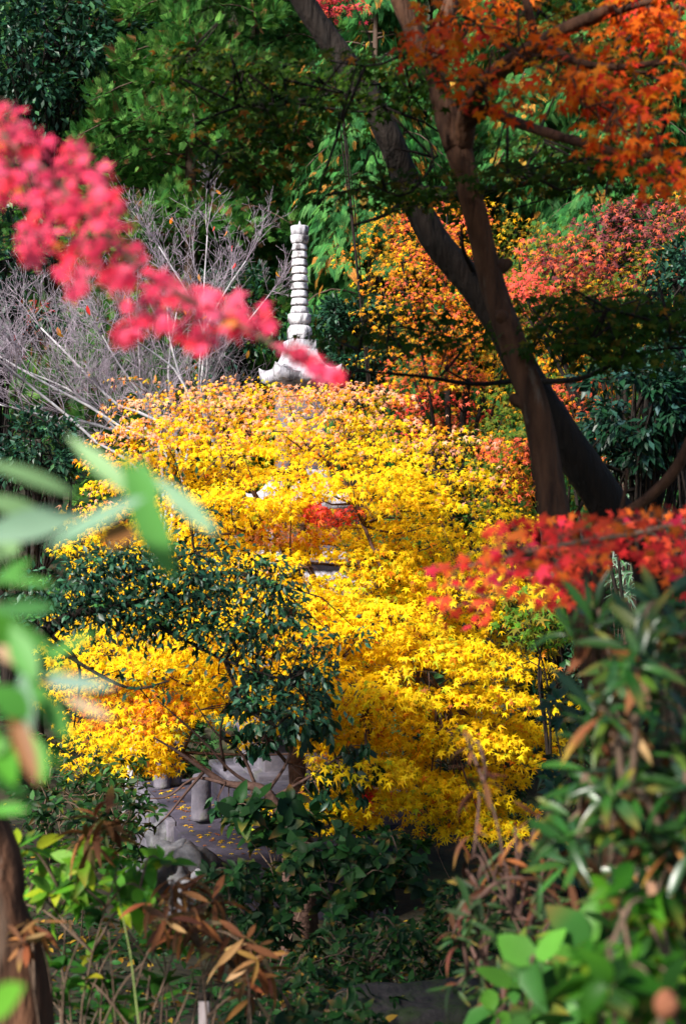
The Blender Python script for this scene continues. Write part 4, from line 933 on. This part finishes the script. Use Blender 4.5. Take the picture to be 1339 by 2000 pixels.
HL = lambda n: pal([(.09, .28, .018), (.15, .37, .02), (.34, .42, .015), (.05, .16, .015)], [.4, .3, .12, .18], n, .18)
bush('hydrangea', 'light green hydrangea on thin stems at the lower left', [(-20, 1660), (90, 1640), (170, 1680), (270, 1650), (345, 1690), (300, 1760), (180, 1800), (60, 1780), (-20, 1760)], 4.6, 5.4, 24, .098, 6, OVAL, HL, base=(-.9, 5.0, float(ground_z(-.9, 5.0))), stem_r=.005, lift=.3, mind=34, along=1)
bush('hydrangea', 'lower darker hydrangea leaves among bare stems at the bottom left', [(60, 1800), (260, 1780), (380, 1800), (300, 1980), (120, 1990), (60, 1900)], 4.8, 5.6, 20, .095, 5, OVATE, lambda n: pal([(.025, .10, .012), (.04, .15, .012), (.34, .32, .02)], [.55, .38, .07], n, .2), base=(-.6, 4.5, float(ground_z(-.6, 4.5))), stem_r=.005, mind=18, along=1)
bush('withered_rhododendron', 'rusty brown drooping rosettes in a band at the lower left', [(300, 1720), (400, 1730), (480, 1800), (530, 1870), (500, 1950), (420, 1900), (330, 1820), (270, 1740)], 4.4, 5.1, 24, .115, 9, BLADE, RB, base=(-.45, 4.8, float(ground_z(-.45, 4.8))), stem_r=.0045, lift=-.25, spread=.4, mat=M_DRY, mind=24)
bush('withered_rhododendron', 'single large rusty rosette standing above the hydrangea', [(165, 1590), (215, 1590), (205, 1640), (170, 1650)], 4.6, 4.9, 4, .15, 11, BLADE, RB, base=(-.62, 4.0, float(ground_z(-.62, 4.0))), stem_r=.0045, lift=.0, spread=.6, mat=M_DRY, mind=10, stem=M_STEMG)
bush('withered_rhododendron', 'small rusty rosette beside the lower left trunk', [(40, 1800), (90, 1800), (80, 1850), (50, 1850)], 3.7, 3.9, 3, .09, 9, BLADE, RB, base=(-.85, 3.8, float(ground_z(-.85, 3.8))), stem_r=.004, lift=-.2, spread=.5, mat=M_DRY, mind=14)
tw = thing('bare_shrub', (-.55, 4.3, float(ground_z(-.55, 4.3))), 'tangle of thin brown bare stems at the bottom left', 'shrub')
S = Tubes()
for k in range(20):
    x0 = rng.uniform(90, 480); x1 = x0 + rng.normal(0, 90); dd = rng.uniform(4.6, 5.4)
    S.add([P(x0, 2250, dd), P((x0 + x1) / 2 + rng.normal(0, 25), 1960, dd), P(x1, rng.uniform(1780, 1900), dd - .1)],   .0045, .0025, 5, 8, .05)
S.build('stems', M_STEM, tw)
SG = lambda n: pal([(.008, .036, .008), (.016, .060, .011), (.030, .10, .02)], [.5, .36, .14], n, .2)
for lab, poly, d0, d1, nt_, lf, tpl, per in [
        ('broad leaved green shrub in front of the platform, right of the stone pile', [(440, 1570), (560, 1550), (640, 1580), (600, 1660), (470, 1660)], 8.6, 9.6, 26, .13, OVATE, 7),
        ('leafy green shrub directly below the yellow maple', [(560, 1640), (700, 1620), (830, 1640), (830, 1740), (700, 1790), (560, 1760)], 7.8, 9.0, 95, .09, OVATE, 8),
        ('low fine leaved shrub right of the leafy green shrub', [(840, 1720), (960, 1720), (980, 1850), (840, 1860)], 7.6, 8.8, 110, .06, OVAL, 9),
        ('dark thicket on thin stems above the mossy rock', [(640, 1780), (900, 1800), (900, 1930), (720, 1940), (560, 1900)], 7.2, 8.4, 120, .07, OVAL, 8),
        ('dim shrub below the stone pile', [(380, 1700), (560, 1690), (580, 1850), (420, 1850)], 7.4, 8.6, 80, .08, OVAL, 8),
        ('mixed green shrub left of the stone pile', [(60, 1540), (200, 1510), (310, 1560), (310, 1680), (150, 1700), (40, 1640)], 9.4, 11, 90, .085, OVAL, 7),
        ('shaded shrub under the left wing of the yellow maple', [(60, 1420), (160, 1480), (290, 1480), (290, 1560), (80, 1560)], 11.4, 12.6, 60, .08, OVAL, 7),
        ('green shrub behind the far left platform posts', [(250, 1430), (400, 1400), (420, 1480), (300, 1520)], 17.6, 18.4, 40, .13, GLOSSY, 8),
        ('dark shrub at the bottom centre edge', [(480, 1900), (760, 1940), (760, 2060), (420, 2060)], 5.8, 7.2, 70, .08, OVAL, 8),
        ('green shrub under the right wing of the yellow maple', [(800, 1430), (1060, 1420), (1040, 1650), (840, 1660)], 12.6, 13.6, 60, .10, OVAL, 7)]:
    bush('leafy_shrub', lab, poly, d0, d1, nt_, lf, per, tpl, SG, stem_r=.005, mind=10, group='shrubs on the slope', lift=.2, along=1)
for lab, poly, d0, d1, nt_ in [
        ('dark shrub on the right bank beyond the two crossing trunks', [(1350, 1150), (1700, 1050), (1750, 1400), (1380, 1450)], 8.5, 10, 60),
        ('dark shrub on the left bank beyond the bottom left trunk', [(-420, 1350), (-120, 1320), (-80, 1560), (-420, 1650)], 7.5, 9, 60)]:
    bush('leafy_shrub', lab, poly, d0, d1, nt_, .10, 8, OVAL, SG, stem_r=.006, mind=14, group='shrubs on the slope', lift=.2, along=1)
# striped bamboo grass
def sasa(label, poly, d0, d1, n, base):
    t = thing('bamboo_grass', base, label, 'bamboo grass', 'clumps of bamboo grass')
    q = poly_points(poly, n, 6); c = Pn(q[:, 0], q[:, 1], rng.uniform(d0, d1, len(q))); L = Leaves(); S = Tubes(); b = np.array(base)
    for p in c:
        m = rng.integers(5, 9); o = rnd(m); o[:, 2] = rng.uniform(-.4, .5, m)
        L.add(GRASS, np.repeat(p[None], m, 0), o, np.array([0, -.3, 1.0]) + rnd(m, .2), .13 * rng.uniform(.6, 1.2, m), pal([(.20, .34, .22), (.10, .24, .10), (.36, .48, .36)], [.45, .3, .25], m, .15), rng.uniform(.6, 1.6, m))
        if rng.random() < .4: S.add([b + np.array([*rng.normal(0, .15, 2), -.1]), (b + p) / 2 + rnd(1, .05)[0], p], .004, .002, 3, 5)
    S.build('stems', M_RED_BARK, t); L.build('leaves', M_THIN, t)
sasa('pale striped bamboo grass left of the grey limb at the right edge', [(1190, 880), (1290, 880), (1300, 1020), (1200, 1040)], 11, 12, 70, mb(1260, 11.6))
sasa('bamboo grass behind the red maple bough, right of the brown trunk', [(1180, 1050), (1345, 1020), (1345, 1150), (1200, 1180)], 10, 11, 60, mb(1270, 10.6))

# ------------------------------------------------------------------ lower left trunk; its unseen crown is added to shade the near slope
def shade_tree():
    b = np.array([P(70, 0, 3.9)[0], 3.9, 0.0]); b[2] = ground_z(b[0], 3.9)
    t = thing('evergreen_oak', b, 'grey brown leaning trunk at the bottom left edge, with an unseen crown added for shade', 'evergreen tree')
    T = Tubes(); tp = T.add([b - [0, 0, .2], P(40, 2000, 3.9), P(-10, 1780, 3.9), P(-50, 1600, 3.95), np.array([-1.6, 4.0, .2]), np.array([-2.5, 3.8, 1.8]), np.array([-2.9, 3.5, 3.8])], 0, 0, 14, 40, .04, radii=np.array([75, 68, 60, 56, 60, 45, 20]) * 3.9 / F)
    T.build('trunk', M_BARK, t)
    B = Tubes(); L = Leaves()
    bough = B.add([tp[30], np.array([-2.0, 2.2, 2.3]), np.array([-1.2, .8, 2.1]), np.array([-.5, .1, 1.95])], .05, .012, 8, 20, .05)  # added bough above the camera, carries leaves that block the sun
    for k in range(560):
        u = nz(rnd(1))[0]; over = k % 3 == 0; high = k % 3 == 1  # clumps set out of view to cast shade on foreground and trunks
        p = (np.array([-.72, .45, 1.95]) + u * np.array([.44, .8, .34]) * rng.random() ** .35) if over else (np.array([-1.8, 3.0, 3.1]) + u * np.array([1.05, 1.2, .8]) * rng.random() ** .35) if high else (np.array([-3.3, 3.0, 3.0]) + u * np.array([1.8, 2.2, 1.5]) * rng.random() ** .35)
        x, y = pix(p[None])
        if p[2] < 1.3 or (p[1] > .02 and -400 < x[0] < 1700 and y[0] > -400): continue
        s = bough[rng.integers(8, 20)] if over else tp[rng.integers(26, 40)]; B.add([s, (s + p) / 2 + rnd(1, .1)[0], p], .018, .004, 4, 6)
        n = 24 if over else 56; v = rnd(n, .13 if over else .24); v[:, 2] *= .6
        L.add(GLOSSY, p + v, v + rnd(n, .3), np.array([0, 0, 1.0]) + rnd(n, .4), .11 * rng.uniform(.7, 1.2, n), pal([DKG, MIDG], [.6, .4], n))
    B.build('branches', M_BARKD, t); L.build('crown', M_WAX, t)
shade_tree()

# ------------------------------------------------------------------ undergrowth nobody could count
def undergrowth():
    L = Leaves(); n = 34000
    y = rng.uniform(2.5, 18.5, n); x = rng.uniform(-.62, .70, n) * y
    pos = np.stack([x, y, ground_z(x, y) + rng.random(n) ** 2 * .22], 1)
    rel = pos - C; u = rel @ UD; v = rel @ VD
    ok = ~((u > -1.75) & (u < 2.1) & (v > -1.9) & (v < 2.4)); pos = pos[ok]; n = len(pos)
    tip = rnd(n); tip[:, 2] = rng.uniform(-.2, .6, n)
    L.add(OVAL, pos, tip, np.array([0, -.3, 1.0]) + rnd(n, .4), rng.uniform(.03, .085, n), pal([(.010, .045, .010), (.02, .07, .014), (.07, .035, .012), (.30, .17, .02)], [.45, .35, .13, .07], n, .2))
    tag(L.build('ground_cover', M_THIN, None, (0, 0, 0)), 'low dark green ground cover and fallen leaves on the near slope', 'ground cover', kind='stuff')
    L = Leaves(); n = 13000
    y = rng.uniform(17.5, 45, n); x = rng.uniform(-.45, .45, n) * y
    pos = np.stack([x, y, ground_z(x, y) + rng.random(n) * .5], 1); tip = rnd(n); tip[:, 2] = rng.uniform(0, .9, n)
    L.add(FROND, pos, tip, np.array([0, -.4, 1.0]) + rnd(n, .3), rng.uniform(.25, .5, n), pal([(.015, .06, .02), (.03, .10, .03), (.05, .14, .04)], [.5, .35, .15], n, .2))
    tag(L.build('hillside_undergrowth', M_THIN, None, (0, 0, 0)), 'dark ferny undergrowth covering the hillside between the trees', 'undergrowth', kind='stuff')
    L = Leaves(); n = 620
    u = rng.uniform(-1.4, 1.4, n); v = rng.uniform(-1.5, 2.1, n); ok = ~((u > -.85) & (v < 1.5)); u, v = u[ok], v[ok]; n = len(u)
    pos = C + u[:, None] * UD + v[:, None] * VD; pos[:, 2] = np.where(v > .63, FLOOR - .02, FLOOR + .012)
    tip = rnd(n); tip[:, 2] = 0
    L.add(MAPLE, pos, tip, np.array([0, 0, 1.0]) + rnd(n, .12), .06 * rng.uniform(.6, 1.1, n), pal([YEL, GOLD, BRN, (.2, .08, .03)], [.25, .25, .25, .25], n))
    tag(L.build('fallen_leaves', M_LEAF, None, (0, 0, 0)), 'scattered fallen maple leaves on the stone platform', 'fallen leaves', kind='stuff')
undergrowth()
